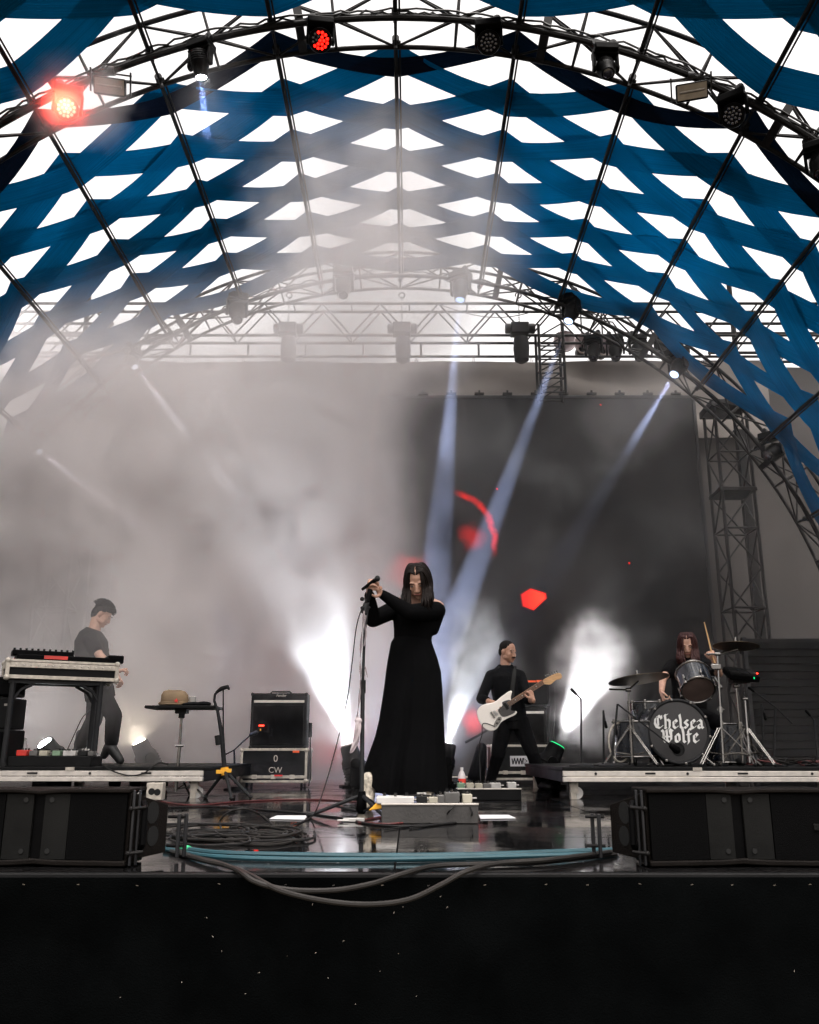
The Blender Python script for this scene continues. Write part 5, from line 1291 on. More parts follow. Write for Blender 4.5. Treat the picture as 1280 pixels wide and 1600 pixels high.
def add_head(mb, hf, jaw=1.0):
    h, m3, s = hf
    mb.ell(h(0, -.016, .04), (.074 * s, .094 * s, .082 * s), m3, n=20)
    mb.ell(h(0, .03, -.012), (.064 * s, .06 * s, .078 * s), m3, n=18)
    mb.ell(h(0, .043, -.068), (.044 * jaw * s, .046 * s, .036 * s), m3, n=14)
    mb.ell(h(0, .075, -.088), (.022 * jaw * s, .019 * s, .018 * s), m3, n=10)
    for q in (-1, 1):
        mb.ell(h(q * .042, .058, -.022), (.023 * s, .024 * s, .024 * s), m3, n=10)
        mb.ell(h(q * .030, .074, .030), (.021 * s, .011 * s, .009 * s), m3, n=10)
        mb.ell(h(q * .036, .052, -.048), (.026 * s, .03 * s, .034 * s), m3, n=12)
        mb.ell(h(q * .050, .02, -.055), (.017 * jaw * s, .036 * s, .024 * s), m3, n=10)
        mb.ell(h(q * .074, -.008, -.006), (.011 * s, .02 * s, .033 * s), m3, n=10)
        mb.ell(h(q * .013, .096, -.032), (.009 * s, .009 * s, .008 * s), m3, n=8)
    mb.blob(h(0, .082, .022), h(0, .104, -.026), .009 * s, .012 * s, n=10)
    mb.ell(h(0, .085, -.054), (.024 * s, .012 * s, .011 * s), m3, n=10)
def face_parts(t, hf, brow_m, lip_m='lips', stache=None, closed=True):
    h, m3, s = hf
    for q in (-1, 1):
        obj('eye', MB().ell(h(q * .032, .084, .010), (.013 * s, .007 * s, .0035 * s), m3, n=10), M['eye_dark'], t)
        obj('eyebrow', MB().tube([h(q * .014, .094, .030), h(q * .033, .093, .036), h(q * .052, .078, .032)], [.0025 * s, .0032 * s, .0012 * s], 6), M[brow_m], t)
    obj('mouth', MB().tube([h(-.025, .090, -.056), h(-.008, .0975, -.0525), h(.008, .0975, -.0525), h(.025, .090, -.056)], [.003 * s, .0065 * s, .0065 * s, .003 * s], 8), M[lip_m], t)
    if stache:
        obj('moustache', MB().tube([h(-.03, .086, -.052), h(-.014, .1, -.043), h(0, .104, -.041), h(.014, .1, -.043), h(.03, .086, -.052)], [.002 * s, .007 * s, .006 * s, .007 * s, .002 * s], 8), M[stache], t)
def add_hand(mb, wrist, d, n, side=1, curl=38, k=1.0, spread=1.0, thumb=.5):
    wrist, d, n = V(wrist), V(d).normalized(), V(n)
    n = (n - d * n.dot(d)).normalized(); lat = d.cross(n) * side
    mb.blob(wrist - d * .01, wrist + d * .03 * k, .026 * k, .033 * k, flat=.62, ref=lat); mb.blob(wrist + d * .035 * k, wrist + d * .075 * k, .036 * k, .038 * k, flat=.4, ref=lat)
    for i, L in enumerate((.072, .08, .075, .058)):
        p = wrist + d * (.088 - .006 * abs(i - 1)) * k + lat * ((.031 - .0205 * i) * k); a = math.radians(10)
        for j, seg in enumerate((.45, .32, .25)):
            a += math.radians(curl * (1, 1.1, .7)[j]); dd = d * math.cos(a) + n * math.sin(a) + lat * (.06 * (1.5 - i) * spread)
            q = p + dd.normalized() * (L * seg * k); mb.blob(p, q, (.0098 - .0009 * j) * k, (.0090 - .0009 * j) * k, n=8); p = q
    p = wrist + d * .022 * k + lat * .03 * k
    q = p + (d * .55 + lat * .75 + n * thumb * .6).normalized() * .042 * k; mb.blob(p, q, .014 * k, .0115 * k, n=8)
    q2 = q + (d * .85 + lat * .1 + n * thumb).normalized() * .034 * k; mb.blob(q, q2, .011 * k, .009 * k, n=8)
def torso(mb, ribs, ref=(1, 0, 0), n=20):
    """ribs: (centre, half width, half depth) from low to high"""
    rows = []
    pts = [V(c) for c, a, b in ribs]; R_ = V(ref).normalized()
    for i, (c, a, b) in enumerate(ribs):
        t_ = (pts[min(i + 1, len(pts) - 1)] - pts[max(i - 1, 0)]).normalized(); u = (R_ - t_ * R_.dot(t_)).normalized(); w = t_.cross(u)
        rows.append([V(c) + u * (a * math.cos(q)) + w * (b * math.sin(q)) for q in np.linspace(0, 2 * math.pi, n + 1)[:-1]])
    k = len(mb.v); mb.grid(rows, wrap=True)
    mb.f.append(tuple(reversed(range(k, k + n)))); mb.m.append(0); e = k + (len(rows) - 1) * n; mb.f.append(tuple(range(e, e + n))); mb.m.append(0)
    return mb
def long_hair(hf, name, m, t, length, n=150, seed=0, cover=0.0, shape=1.0, down=(0, 0, -1), fwd_fall=.25):
    h, m3, s = hf; rr = random.Random(seed); mb = MB(); dn = V(down).normalized()
    mb.ell(h(0, -.03, .046), (.080 * s, .095 * s, .082 * s), m3, n=20)
    mb.ell(h(0, -.075, -.03), (.072 * s, .055 * s, .10 * s), m3, n=16)
    for i in range(n):
        q = -1 if i % 2 else 1; u = rr.random()
        y0 = .062 - .15 * u                                     # along the parting, forehead to crown
        p0 = V((q * .004, y0, .122 - max(0, (y0 - .0)) * .55 - max(0, -y0 - .03) * .5))
        yy = y0 * .75 - .01 + rr.uniform(-.012, .012)
        inner = cover * rr.random() if y0 > .02 else 0
        p1 = V((q * (.05 - inner * .02), yy + .004, .106)); p2 = V((q * (.083 - inner * .05), yy - .002 + inner * .05, .05)); p3 = V((q * (.088 - inner * .06) * shape, yy + inner * .075, -.02))
        base = [h(*p0), h(*p1), h(*p2), h(*p3)]
        L = length * rr.uniform(.78, 1.05); out = base[-1]
        fv = m3 @ V((0, 1, 0)); fv.z = 0
        pts = base + [out + dn * (L * .33) + fv * (fwd_fall * .06 * (1 if y0 > -.02 else -.2)) + V((rr.uniform(-.008, .008), 0, 0)), out + dn * (L * .68) + fv * (fwd_fall * .1 * (1 if y0 > -.02 else -.2)) + V((rr.uniform(-.016, .016), rr.uniform(-.01, .01), 0)), out + dn * L + fv * (fwd_fall * .08) + V((rr.uniform(-.02, .02), rr.uniform(-.015, .015), 0))]
        w = rr.uniform(.006, .011) * s
        mb.tube(smooth_path(pts, 3), [w * .5] + [w] * (len(pts) * 3 - 7) + [w * .85, w * .6, w * .35, w * .12], 5)
    return obj(name, mb, M[m], t, sharp=180, fix=False)
def short_hair(hf, m, t, seed=0, top=.012, back=-.03, fringe=.0):
    h, m3, s = hf; rr = random.Random(seed); mb = MB()
    mb.ell(h(0, -.026, .05), (.0785 * s, .094 * s, .080 * s + top * .2), m3, n=22)
    mb.ell(h(0, -.07, -.0), (.066 * s, .048 * s, .07 * s), m3, n=16)
    if top > 0: mb.ell(h(0, .045, .088), (.06 * s, .048 * s, .032 * s), m3, n=14); mb.ell(h(0, -.06, -.035), (.062 * s, .045 * s, .05 * s), m3, n=14)
    for i in range(700 if top > 0 else 0):
        a = rr.uniform(0, 2 * math.pi); e = rr.uniform(.1, 1.5)
        p = V((.077 * math.cos(a) * math.cos(e), -.022 + .094 * math.sin(a) * math.cos(e), .045 + .084 * math.sin(e)))
        if p.y > .05 and p.z < .08: continue
        d = V((p.x * .6, p.y + .02 + fringe, p.z * .35)).normalized(); q = V((p.x + d.x * (.014 + top), p.y + d.y * (.014 + top), p.z + d.z * (.01 + top) - .004))
        mb.tube([h(*p), h(*((p + q) / 2 + V((0, 0, .004)))), h(*q)], [.004 * s, .0035 * s, .001 * s], 4)
    return obj('hair', mb, M[m], t, sharp=180, fix=False)
def boot(mb, ankle, toe_dir, heel=.0, L=.25, r=.045, sole=None):
    a = V(ankle); d = V(toe_dir).normalized()
    mb.blob(a, a + V((0, 0, .12)), r * 1.08, r * 1.05); toe = a + d * (L * .68)
    zt_ = (sole if sole is not None else a.z - .075) + r * .62
    mid = a + d * .07; mid.z = (a.z + zt_) / 2 - .005; toe.z = zt_
    mb.blob(a - d * .02, mid, r * .98, r * .95, flat=.95); mb.blob(mid, toe, r * .92, r * .72, flat=1.0)
    mb.blob(a - d * .035 + V((0, 0, -.03)), V((a.x - d.x * .035, a.y - d.y * .035, zt_ - .004)), r * .75, r * .62)

# ---- the singer
SY = 6.3
sg = thing('person', 'singer in long black dress gripping the microphone stand with head bowed', 'person', (P(648, 1200, SY).x, SY, 0))
sh_r, sh_l = P(620, 946, SY), P(684, 949, SY)
hr_el, hr_wr = P(583, 968, 6.12), P(577, 927, 5.95)
hl_el, hl_wr = P(640, 957, 6.0), P(595, 927, 5.97)
hfS = head_frame(P(652, 909, SY - .10), (-.06, -.79, -.63), .98, roll=R(4))
hS = hfS[0]
b = MB(); add_head(b, hfS, .92)
nb_ = P(651, 950, SY)
b.blob(hS(0, -.03, -.05), nb_, .05, .056)
torso(b, [(P(648, 1060, SY), .15, .11), (P(647, 1030, SY), .155, .11), (P(645, 1003, SY), .12, .085), (P(648, 975, SY), .135, .095), (P(650, 955, SY), .155, .10), (P(651, 945, SY), .135, .075), (P(651, 938, SY), .07, .055)])
b.blob(P(634, 941, SY), sh_r, .045, .05); b.blob(P(668, 941, SY), sh_l, .045, .05)
b.blob(sh_r, hr_el, .046, .036); b.blob(hr_el, hr_wr, .036, .024); b.blob(sh_l, hl_el, .046, .036); b.blob(hl_el, hl_wr, .036, .024)
add_hand(b, hr_wr, (P(577, 903, 5.86)) - hr_wr, V((1, -.25, .1)), side=-1, curl=46)
add_hand(b, hl_wr, (P(584, 908, 5.86)) - hl_wr, V((-.75, -.5, .3)), side=1, curl=46)
for q, (px, py) in ((0, (590, 1150)), (1, (672, 1150))):
    b.blob(P(630 + 30 * q, 1060, SY), P(px + 14 - 10 * q, py, SY), .085, .058); b.blob(P(px + 14 - 10 * q, py, SY), P(576 + 92 * q, 1240, SY), .055, .042)
remeshed('body', b, M['skin'], sg, .0052, 3)
face_parts(sg, hfS, 'hair_dark')
bo = MB(); boot(bo, P(575, 1247, 6.15), (-.2, -1, 0), sole=.0); remeshed('boot', bo, M['boot_snake'], sg, .008, 3)
bo = MB(); boot(bo, P(668, 1246, 6.14), (.2, -1, 0), sole=.0); remeshed('boot', bo, M['boot_snake'], sg, .008, 3)
d_ = MB()
torso(d_, [(P(646, 1010, SY), .137, .10), (P(645, 1000, SY), .134, .098), (P(646, 985, SY), .14, .105), (P(648, 968, SY), .158, .118), (P(650, 956, SY), .17, .115), (P(651, 949, SY), .165, .10)])
def sleeve(a, e, w, r0, r1, r2):
    a, e, w = V(a), V(e), V(w); d_.blob(a.lerp(e, .06), e, r0, r1); d_.blob(e, e.lerp(w, .93), r1, r2)
sleeve(sh_r + V((0, 0, -.02)), hr_el, hr_wr, .066, .056, .036); sleeve(sh_l + V((.0, 0, -.025)), hl_el, hl_wr, .070, .058, .034)
d_.blob(P(683, 962, SY), P(678, 985, SY), .05, .035)
remeshed('bodice', d_, M['dress'], sg, .0075, 3)
ed = [(996, 616, 671), (1004, 611, 675), (1030, 606, 684), (1050, 603, 689), (1075, 600, 691), (1100, 596, 692), (1125, 592, 693), (1150, 586, 694), (1175, 577, 695), (1200, 568, 697), (1222, 564, 698), (1243, 562, 699)]
rows = []
ph = [random.uniform(0, 6) for _ in range(5)]
for i, (py, x0, x1) in enumerate(ed):
    a, c2 = P(x0, py, SY), P(x1, py, SY); c = (a + c2) / 2; hw = (c2.x - a.x) / 2; fold = min(1, max(0, i - 1) / 8); row = []
    for q in np.linspace(0, 2 * math.pi, 97)[:-1]:
        f_ = 1 + fold * (.055 * math.sin(7 * q + ph[0]) + .035 * math.sin(12 * q + ph[1] + i * .1) + .02 * math.sin(19 * q + ph[2]))
        if math.sin(q) < 0 and abs(math.cos(q) + .12) < .10: f_ -= .22 * fold          # the deep front pleat
        zoff = (.085 * math.exp(-((q - 3.75) / .42) ** 2) + .04 * math.exp(-((q - 5.35) / .3) ** 2) + .008 * math.sin(q * 9)) * (1 if i == len(ed) - 1 else .45 if i == len(ed) - 2 else 0)
        row.append(c + V((hw * math.cos(q) * (1 + (f_ - 1) * .25), (.10 + (hw - .13) * .8 + .04 * fold) * math.sin(q) * f_, zoff)))
    rows.append(row)
obj('skirt', MB().grid(rows, wrap=True), M['dress'], sg, sharp=180)
long_hair(hfS, 'hair', 'hair_dark', sg, .20, n=260, seed=3, cover=.8, fwd_fall=1.1, shape=1.08)
obj('hair_parting', MB().tube([hS(0.0, .066 - .06 * i / 5, .118 + .008 * math.sin(i / 5 * 2.2)) for i in range(6)], .0016, 5), M['skin_dark'], sg)
obj('earring', MB().tube([hS(.085, .03, -.07), hS(.087, .035, -.1), hS(.087, .04, -.125)], [.003, .006, .004], 6), M['chrome'], sg)
obj('hand_tattoo', MB().ell(hl_wr + (mhead - hl_wr) * .35 + V((.012, -.022, 0)), (.012, .003, .014), n=8), M['skin_dark'], sg)

# ---- the guitarist
GY = 9.9
gt_ = thing('person', 'guitarist in black shirt with moustache playing a white electric guitar', 'person', (P(800, 1230, GY).x, GY, 0))
def GPt(x, y, dy=0.0): return P(x, y, GY + dy)
hfG = head_frame(GPt(794, 1019, -.03), (.62, -.72, -.22), 1.0); hG = hfG[0]
b = MB(); add_head(b, hfG, 1.12); b.blob(hG(0, -.03, -.05), GPt(790, 1045), .056, .06)
torso(b, [(GPt(800, 1125), .16, .11), (GPt(797, 1105), .145, .10), (GPt(792, 1080), .16, .105), (GPt(790, 1058), .18, .11), (GPt(790, 1048), .15, .08), (GPt(790, 1041), .07, .06)])
grs, gls = GPt(767, 1056), GPt(813, 1056)
gre, grw = GPt(752, 1092, -.12), GPt(772, 1099, -.33); gle, glw = GPt(826, 1094, -.15), GPt(833, 1094, -.40)
for a, e, w in ((grs, gre, grw), (gls, gle, glw)):
    b.blob(GPt(790, 1048), a, .06, .058); b.blob(a, e, .052, .04); b.blob(e, w, .04, .028)
add_hand(b, grw, V((1, -.15, -.35)), V((.05, .8, -.45)), side=1, curl=30); add_hand(b, glw, V((-.25, .1, 1)), V((-.6, .75, -.2)), side=1, curl=52)
kr_, kl2 = GPt(778, 1180, -.12), GPt(832, 1176, -.1); ar, al = GPt(766, 1224, 0), GPt(846, 1223, -.05)
for h_, k_, a_ in ((GPt(788, 1128), kr_, ar), (GPt(812, 1128), kl2, al)): b.blob(h_, k_, .088, .06); b.blob(k_, a_, .055, .04)
remeshed('body', b, M['skin_dark'], gt_, .006, 3)
face_parts(gt_, hfG, 'hair_black', stache='hair_black'); short_hair(hfG, 'hair_black', gt_, 2, top=-.008)
s_ = MB(); torso(s_, [(GPt(799, 1128), .178, .13), (GPt(797, 1105), .168, .122), (GPt(792, 1080), .17, .125), (GPt(790, 1058), .185, .128), (GPt(790, 1046), .13, .1), (GPt(790, 1040), .085, .075)])
for a, e, w in ((grs, gre, grw), (gls, gle, glw)): s_.blob(GPt(790, 1050), a, .07, .064); s_.blob(a, e, .064, .056); s_.blob(e, e.lerp(w, .42), .056, .05)
remeshed('shirt', s_, M['shirt'], gt_, .009, 3)
obj('collar', MB().tube([GPt(790, 1041) + V((.075 * math.cos(q), -.005 + .07 * math.sin(q), .005 - .02 * (math.sin(q) < -.6))) for q in np.linspace(0, 2 * math.pi, 21)[:-1]], .012, 6, closed=True), M['shirt'], gt_)
for i in range(5): obj('button', MB().ell(GPt(793, 1052 + i * 9) + V((0, -.13 + .004 * i, 0)), (.006, .004, .006), n=6), M['rubber'], gt_)
l_ = MB()
for h_, k_, a_ in ((GPt(788, 1128), kr_, ar), (GPt(812, 1128), kl2, al)): l_.blob(h_, k_, .105, .076); l_.blob(k_, a_ + V((0, 0, .01)), .072, .054)
torso(l_, [(GPt(800, 1140), .17, .12), (GPt(799, 1122), .17, .125), (GPt(798, 1112), .16, .12)])
remeshed('trousers', l_, M['pants'], gt_, .009, 3)
for a_, dr in ((ar, (-.35, -1, 0)), (al, (.45, -1, 0))): bo = MB(); boot(bo, a_, dr, sole=.0); remeshed('boot', bo, M['boot_black'], gt_, .009, 3)
obj('guitar_strap', MB().tube([GPt(801, 1098, -.15), GPt(801, 1075, -.135), GPt(803, 1058, -.125), GPt(804, 1046, -.085), GPt(804, 1041, .0)], .022, 8, flat=.18, ref=(1, 0, 0)), M['rubber'], gt_)
# electric guitar, body face toward the camera
gy = GY - .36
gu = thing('electric_guitar', 'white offset electric guitar with dark pickguard held by the guitarist', 'guitar', P(780, 1110, gy))
def Z3(x, y): return (720 + x * .175, 980 + y * .175)
def outline(pts, n=5):
    q = [P(*Z3(*p), gy) for p in pts]; out = []; m_ = len(q)
    for i in range(m_):
        p0, p1, p2, p3 = q[i - 1], q[i], q[(i + 1) % m_], q[(i + 2) % m_]
        for j in range(n):
            t_ = j / n; out.append(.5 * ((2 * p1) + (p2 - p0) * t_ + (2 * p0 - 5 * p1 + 4 * p2 - p3) * t_ ** 2 + (3 * p1 - p0 - 3 * p2 + p3) * t_ ** 3))
    return out
ol = outline([(150, 740), (200, 692), (300, 668), (365, 618), (432, 572), (458, 574), (448, 622), (452, 680), (440, 716), (452, 745), (500, 752), (488, 782), (420, 815), (362, 850), (325, 905), (280, 926), (225, 912), (178, 862), (152, 800)])
obj('body', MB().prism(ol, (0, .042, 0)), M['white_paint'], gu, bevel=.008, sharp=30)
pg = outline([(372, 668), (440, 650), (452, 700), (450, 742), (490, 755), (430, 790), (375, 800), (345, 770), (335, 735), (372, 700)], 4)
obj('pickguard', MB().prism([p + V((0, -.004, 0)) for p in pg], (0, .003, 0)), M['pickguard'], gu)
def gl(x, y, off=0.0): return P(*Z3(x, y), gy) + V((0, off, 0))
nk = [gl(425, 690), gl(735, 490)]; ndv = (nk[1] - nk[0]).normalized(); nup = V((-ndv.z, 0, ndv.x))
nrot = Matrix((ndv, V((0, 1, 0)), nup)).transposed()
obj('neck', MB().box((nk[0] + nk[1]) / 2 + V((0, .008, 0)), ((nk[1] - nk[0]).length, .028, .05), nrot), M['wood_neck'], gu, bevel=.008)
obj('fretboard', MB().box((nk[0] + nk[1]) / 2 + V((0, -.0085, 0)), ((nk[1] - nk[0]).length, .005, .049), nrot), M['fretboard'], gu)
Ln = (nk[1] - nk[0]).length
for i in range(19):
    x_ = Ln * (1 - 1 / (2 ** (-(i) / 12)) * .0) * (1 - (1 - 2 ** (-(i + 1) / 12)) / (1 - 2 ** (-20 / 12)))
    obj('fret', MB().box(nk[0] + ndv * x_ + V((0, -.0115, 0)), (.0025, .002, .047), nrot), M['chrome'], gu)
for i in (2, 4, 6, 8): obj('inlay', MB().cyl(nk[0] + ndv * (Ln * (1 - i * .1)) + V((0, -.0118, 0)), nk[0] + ndv * (Ln * (1 - i * .1)) + V((0, -.0105, 0)), .006, n=10), M['white_plastic'], gu)
hs_ = [(738, 470), (790, 440), (850, 410), (890, 412), (906, 440), (890, 465), (855, 470), (830, 490), (800, 512), (770, 510), (742, 505)]
obj('headstock', MB().prism(outline(hs_, 3), (0, .016, 0)), M['wood_neck'], gu, bevel=.003)
for i in range(6):
    p = gl(765 + i * 20, 444 - i * 7.5, -.002); obj('tuning_peg', MB().cyl(p + V((0, -.006, 0)), p + V((0, .02, 0)), .005, n=8).ell(p + nup * .018 + V((0, .01, 0)), (.007, .005, .01), n=8), M['chrome'], gu)
obj('pickup', MB().box(gl(405, 705, -.008), (.03, .012, .075), nrot), M['rubber'], gu, bevel=.003); obj('pickup', MB().box(gl(312, 765, -.006), (.028, .01, .066), nrot), M['white_plastic'], gu, bevel=.003)
obj('bridge', MB().box(gl(285, 785, -.006), (.02, .01, .075), nrot), M['chrome'], gu, bevel=.003)
obj('control_plate', MB().prism([p + V((0, -.004, 0)) for p in outline([(330, 805), (358, 800), (364, 828), (318, 890), (292, 890), (300, 855)], 3)], (0, .003, 0)), M['chrome'], gu)
for q in ((342, 822), (324, 856)): obj('control_knob', MB().cyl(gl(*q, -.016), gl(*q), .010, n=12), M['rubber'], gu)
for i in range(6):
    o_ = nup * ((i - 2.5) * .0072); obj('string', MB().tube([gl(285, 785, -.013) + o_, nk[1] + V((0, -.014, 0)) + o_ * .8], .0008, 4), M['chrome'], gu)
tag(obj('guitar_lead', MB().tube(smooth_path([gl(300, 885, -.01), gl(200, 860, -.02), gl(190, 960), gl(165, 1050), gl(170, 1180), P(752, 1235, 9.2)], 5), .005, 6), M['cable']), 'black lead hanging from the white guitar', 'cable')

# ---- keyboard player, seen from behind in profile
KY = 9.25
kp = thing('person', 'person in dark shirt and rolled trousers behind the keyboard, turned away to the right', 'person', (P(150, 1180, KY).x, KY, RZ))
def K(x, y, dy=0.0): return P(x, y, KY + dy)
hfK = head_frame(K(160, 961), (.80, .10, -.52), 1.0); hK = hfK[0]
b = MB(); add_head(b, hfK, 1.05); b.blob(hK(0, -.03, -.05), K(147, 988), .056, .065)
tr = [(K(156, 1085), .14, .15), (K(153, 1068), .13, .13), (K(148, 1045), .145, .13), (K(143, 1018), .165, .135), (K(143, 1002), .175, .125), (K(144, 990), .13, .09), (K(147, 983), .065, .06)]
torso(b, tr, ref=(.25, 1, 0))
ks, ke, kw = K(141, 1000, -.16), K(156, 1024, -.2), K(182, 1050, -.3); ks2, ke2, kw2 = K(150, 1000, .16), K(168, 1030, .2), K(184, 1058, .05)
for a, e, w in ((ks, ke, kw), (ks2, ke2, kw2)): b.blob(K(146, 993), a, .06, .056); b.blob(a, e, .052, .042); b.blob(e, w, .042, .028)
add_hand(b, kw, V((.8, .1, .25)), V((.3, .3, -1)), curl=48); add_hand(b, kw2, V((.6, -.3, -.6)), V((.1, -.5, -.8)), curl=45)
fl1 = (K(158, 1085, -.05), K(178, 1118, -.05), K(174, 1163, -.08)); fl2 = (K(152, 1085, .05), K(147, 1125, .08), K(124, 1166, .12))
for h_, k_, a_ in (fl1, fl2): b.blob(h_, k_, .085, .058); b.blob(k_, a_, .055, .04)
remeshed('body', b, M['skin'], kp, .0065, 3); face_parts(kp, hfK, 'hair_black'); short_hair(hfK, 'hair_black', kp, 5, top=.034, fringe=.03)
s_ = MB(); torso(s_, [(c, a * 1.1 + .01, b2 * 1.1 + .012) for c, a, b2 in tr[1:]], ref=(.25, 1, 0))
for a, e in ((ks, ke), (ks2, ke2)): s_.blob(K(146, 994), a, .072, .075); s_.blob(a, a.lerp(e, .55), .074, .072)
remeshed('shirt', s_, M['shirt'], kp, .009, 3)
l_ = MB(); torso(l_, [(K(157, 1092), .15, .15), (K(155, 1078), .15, .15), (K(153, 1066), .14, .138)], ref=(.25, 1, 0))
for h_, k_, a_ in (fl1, fl2): l_.blob(h_, k_, .105, .085); l_.blob(k_, k_.lerp(a_, .9), .085, .07)
remeshed('trousers', l_, M['pants'], kp, .009, 3)
bo = MB(); a_ = fl1[2]; bo.blob(a_ + V((0, 0, .05)), a_, .052, .052); bo.blob(a_ + V((-.0, 0, -.03)), K(188, 1188, -.1), .056, .042); bo.blob(a_ + V((-.03, 0, -.02)), K(163, 1180, -.06), .045, .04); remeshed('boot', bo, M['boot_black'], kp, .009, 3)
bo = MB(); boot(bo, fl2[2], (.8, -.4, 0), sole=RZ); remeshed('boot', bo, M['boot_black'], kp, .009, 3)

# ---- the drummer
DY = 8.85
dp = thing('person', 'drummer with long red hair seated behind the kit raising one drumstick', 'person', (P(1077, 1150, DY).x, DY, RZ))
def D(x, y, dy=0.0): return P(x, y, DY + dy)
hfD = head_frame(D(1074, 1009, -.05), (-.28, -.85, -.4), 1.0); hD = hfD[0]
b = MB(); add_head(b, hfD); b.blob(hD(0, -.03, -.05), D(1077, 1032), .05, .056)
tr = [(D(1077, 1125), .16, .12), (D(1077, 1105), .15, .115), (D(1077, 1075), .145, .11), (D(1077, 1050), .17, .115), (D(1077, 1038), .16, .09), (D(1077, 1029), .07, .06)]
torso(b, tr)
ds, de, dw = D(1051, 1041), D(1036, 1060, -.12), D(1034, 1081, -.34); ds2, de2, dw2 = D(1103, 1041), D(1124, 1052, -.1), D(1116, 1033, -.30)
for a, e, w in ((ds, de, dw), (ds2, de2, dw2)): b.blob(D(1077, 1037), a, .055, .052); b.blob(a, e, .046, .038); b.blob(e, w, .038, .025)
add_hand(b, dw, V((.1, -.35, -1)), V((1, -.2, 0)), side=1, curl=55); add_hand(b, dw2, V((-.25, -.3, 1)), V((-.8, -.5, .0)), side=-1, curl=58)
for s in (-1, 1): b.blob(D(1077 + s * 14, 1120), D(1077 + s * 40, 1128, -.42), .085, .06); b.blob(D(1077 + s * 40, 1128, -.42), V((D(1077 + s * 42, 1128).x, DY - .35, RZ + .1)), .055, .04)
remeshed('body', b, M['skin'], dp, .0065, 3); face_parts(dp, hfD, 'hair_red')
s_ = MB(); torso(s_, [(c, a * 1.08 + .01, b2 * 1.08 + .014) for c, a, b2 in tr])
for a, e in ((ds, de), (ds2, de2)): s_.blob(D(1077, 1038), a, .064, .066); s_.blob(a, a.lerp(e, .5), .066, .064)
remeshed('t_shirt', s_, M['tee'], dp, .009, 3)
l_ = MB()
for s in (-1, 1): l_.blob(D(1077 + s * 14, 1120), D(1077 + s * 40, 1128, -.42), .1, .075); l_.blob(D(1077 + s * 40, 1128, -.42), V((D(1077 + s * 42, 1128).x, DY - .35, RZ + .12)), .07, .055)
remeshed('trousers', l_, M['pants'], dp, .01, 3)
for s in (-1, 1): bo = MB(); boot(bo, V((D(1077 + s * 42, 1128).x, DY - .35, RZ + .08)), (s * .2, -1, 0), sole=RZ); remeshed('boot', bo, M['boot_black'], dp, .01, 3)
long_hair(hfD, 'hair', 'hair_red', dp, .17, n=190, seed=9, cover=.85, fwd_fall=.9, shape=1.05)
tag(obj('drumstick', MB().tube([D(1117, 1036, -.34), D(1113, 1024, -.34), D(1106, 994, -.36), D(1101, 974, -.37), D(1100.5, 972, -.37)], [.008, .008, .0075, .005, .006], 8), M['stick']), 'wooden drumstick raised in the hand of the drummer', 'drumstick')
th = thing('drum_throne', 'round black drum stool under the drummer', 'stool', (D(1077, 1130).x, DY + .02, RZ))
zs = D(1077, 1135).z; obj('seat', MB().lathe((D(1077, 1130).x, DY + .02, zs - .1), (0, 0, 1), [(0, .13), (.01, .16), (.05, .165), (.065, .14)], 20), M['tolex'], th); obj('post', MB().cyl((D(1077, 1130).x, DY + .02, RZ + .02), (D(1077, 1130).x, DY + .02, zs - .1), .02, n=10), M['chrome'], th)
for a in (10, 130, 250): obj('leg', MB().tube([(D(1077, 1130).x, DY + .02, RZ + .18), (D(1077, 1130).x + .22 * math.cos(R(a)), DY + .02 + .22 * math.sin(R(a)), RZ + .012)], .01, 6), M['chrome'], th)
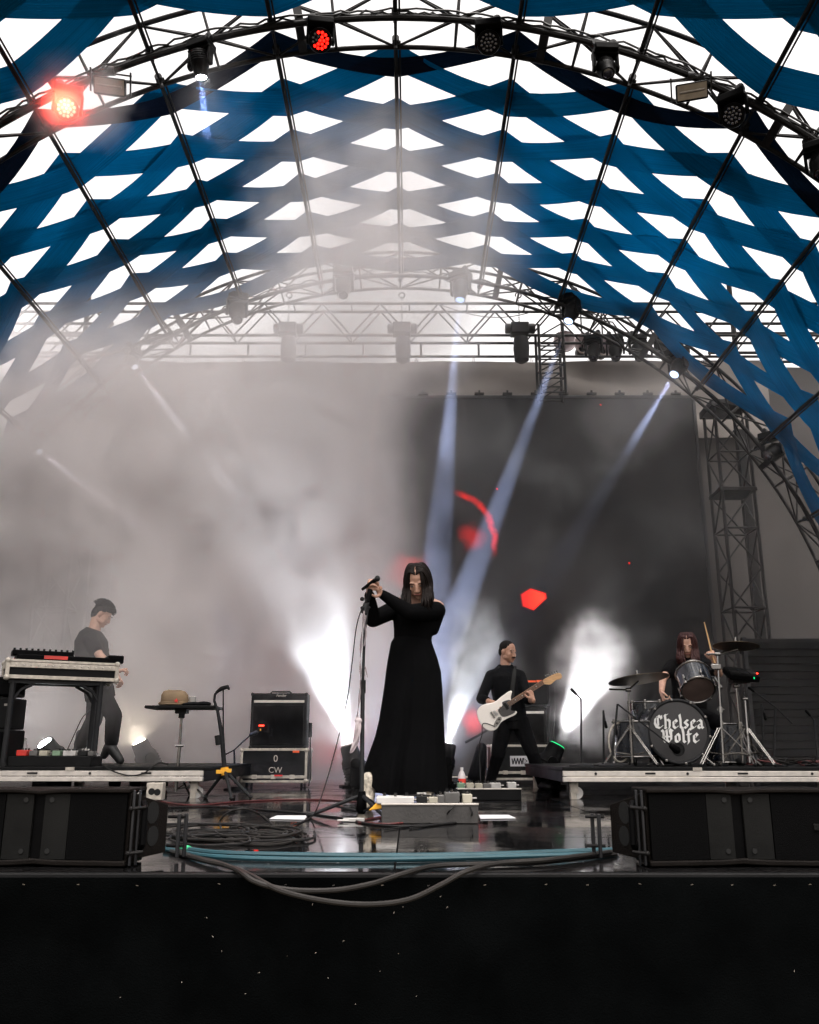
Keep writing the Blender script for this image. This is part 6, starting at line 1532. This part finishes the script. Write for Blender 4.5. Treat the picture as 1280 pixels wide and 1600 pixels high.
# ------------------------------------------------------------------ stage smoke: one bounded, uneven cloud kept as a density grid
SMK = dict(bank=1.15, plume=.55, low=.22, thin=.018, fl=.5, mid=.32, jet=1.0)
SM_MIN, SM_MAX, SM_VOX = V((-8.6, 7.2, .05)), V((6.8, 13.9, 8.65)), .08
def smoke_volume():
    vm = bpy.data.materials.new('stage_smoke'); vm.use_nodes = True; nt = vm.node_tree; nt.nodes.clear()
    vol = nt.nodes.new('ShaderNodeVolumePrincipled')
    vol.inputs['Color'].default_value = (.995, .955, .955, 1); vol.inputs['Anisotropy'].default_value = .12
    vol.inputs['Density'].default_value = 1.0; vol.inputs['Density Attribute'].default_value = 'density'
    o = nt.nodes.new('ShaderNodeOutputMaterial'); nt.links.new(vol.outputs[0], o.inputs['Volume'])
    gt = bpy.data.node_groups.new('smoke_grid', 'GeometryNodeTree'); X.nt = gt
    gt.interface.new_socket('Geometry', in_out='INPUT', socket_type='NodeSocketGeometry')
    gt.interface.new_socket('Geometry', in_out='OUTPUT', socket_type='NodeSocketGeometry')
    out = gt.nodes.new('NodeGroupOutput')
    pos = gt.nodes.new('GeometryNodeInputPosition'); v = pos.outputs[0]
    sp = gt.nodes.new('ShaderNodeSeparateXYZ'); gt.links.new(v, sp.inputs[0])
    x, y, z = (X(sp.outputs[i]) for i in range(3))
    def noise(scale, detail=3, rough=.55, off=(0, 0, 0)):
        va = gt.nodes.new('ShaderNodeVectorMath'); va.operation = 'ADD'; va.inputs[1].default_value = off; gt.links.new(v, va.inputs[0])
        n = gt.nodes.new('ShaderNodeTexNoise'); n.inputs['Scale'].default_value = scale; n.inputs['Detail'].default_value = detail
        n.inputs['Roughness'].default_value = rough; gt.links.new(va.outputs[0], n.inputs['Vector'])
        return X(n.outputs[0])
    n1 = noise(.55, 4, .6); n2 = noise(1.7, 4, .6, (5, 2, 1))
    w = n1 - .5; w2 = n2 - .5
    n3 = noise(4.2, 3, .6, (2, 9, 4)); w3 = n3 - .5
    xx = x + w * 1.7 + w2 * 1.2 + w3 * .7; zz_ = z + w * 1.8 + w2 * 1.1 + w3 * .5
    tex = (n1 * .45 + n2 * .38 + n3 * .17).step(.38, .62, .08, 1.8)
    bank = xx.step(.25, -1.0) * zz_.step(6.7, 5.2) * y.step(9.8, 10.8) * y.step(13.4, 12.6) * x.step(-8.5, -7.2)
    spill = xx.step(1.7, -.3) * zz_.step(6.4, 4.6) * y.step(10.4, 11.2) * y.step(13.4, 12.6)
    hole = ((x + 4.9) / 1.7).sq() + ((z + w2 * 1.2 - 2.1) / 1.1).sq()
    bank = bank * hole.step(.0, 1.2, .3, 1.0)
    def puff(cx, cy_, cz, rx, ry, rz, soft=.6):
        d = ((xx - cx) / rx).sq() + ((y - cy_) / ry).sq() + ((zz_ - cz) / rz).sq()
        return d.step(1.0, 1 - soft)
    plume = puff(-.35, 10.6, 6.8, 2.1, 2.6, 2.3, .95)
    low = puff(-3.4, 9.0, 1.3, 1.9, .75, 1.6, .9)
    fl = puff(-.7, 10.9, 1.3, 1.1, 1.2, 1.6, .7)
    mid = puff(.62, 10.45, 1.2, .75, .8, 1.0, .8)
    nb = noise(3.6, 4, .62, (1, 7, 3))
    d = (((x - 2.12 + (nb - .5) * .8) / .52).sq() + ((y - 10.35) / .6).sq() + ((z - 1.2 + (nb - .5) * 1.0) / .85).sq())
    jet = d.step(1.0, .6) * nb.step(.34, .62)
    thin = (n1.step(.3, .75) * .9 + .15) * y.step(8.8, 10.4) * z.step(6.6, 5.2)
    hz3 = puff(3.5, 12.3, 5.4, .9, 1.2, .9, .9)
    pr, pb = P(104, 160, 7.35), P(342, 165, 7.75)
    hz4 = puff(pr.x, pr.y, pr.z, .6, .7, .6, .95); hz5 = puff(pb.x, pb.y, pb.z, .45, .6, .6, .95)
    dens = spill * tex * .05 + hz3 * .1 + hz4 * .7 + hz5 * .12 + bank * tex * SMK['bank'] + plume * tex * SMK['plume'] + low * tex * SMK['low'] + fl * tex * SMK['fl'] + mid * tex * SMK['mid'] + jet * SMK['jet'] + thin * SMK['thin']
    vc = gt.nodes.new('GeometryNodeVolumeCube')
    vc.inputs['Min'].default_value = SM_MIN; vc.inputs['Max'].default_value = SM_MAX
    for ax, i in (('X', 0), ('Y', 1), ('Z', 2)): vc.inputs['Resolution ' + ax].default_value = int((SM_MAX[i] - SM_MIN[i]) / SM_VOX)
    gt.links.new(dens.k, vc.inputs['Density'])
    smn = gt.nodes.new('GeometryNodeSetMaterial'); smn.inputs['Material'].default_value = vm
    gt.links.new(vc.outputs[0], smn.inputs[0]); gt.links.new(smn.outputs[0], out.inputs[0])
    c = (SM_MIN + SM_MAX) / 2
    o = obj('smoke', MB().box(c, SM_MAX - SM_MIN), vm, smooth=False); o['kind'] = 'stuff'
    md = o.modifiers.new('smoke_grid', 'NODES'); md.node_group = gt
    return o
smoke_volume()
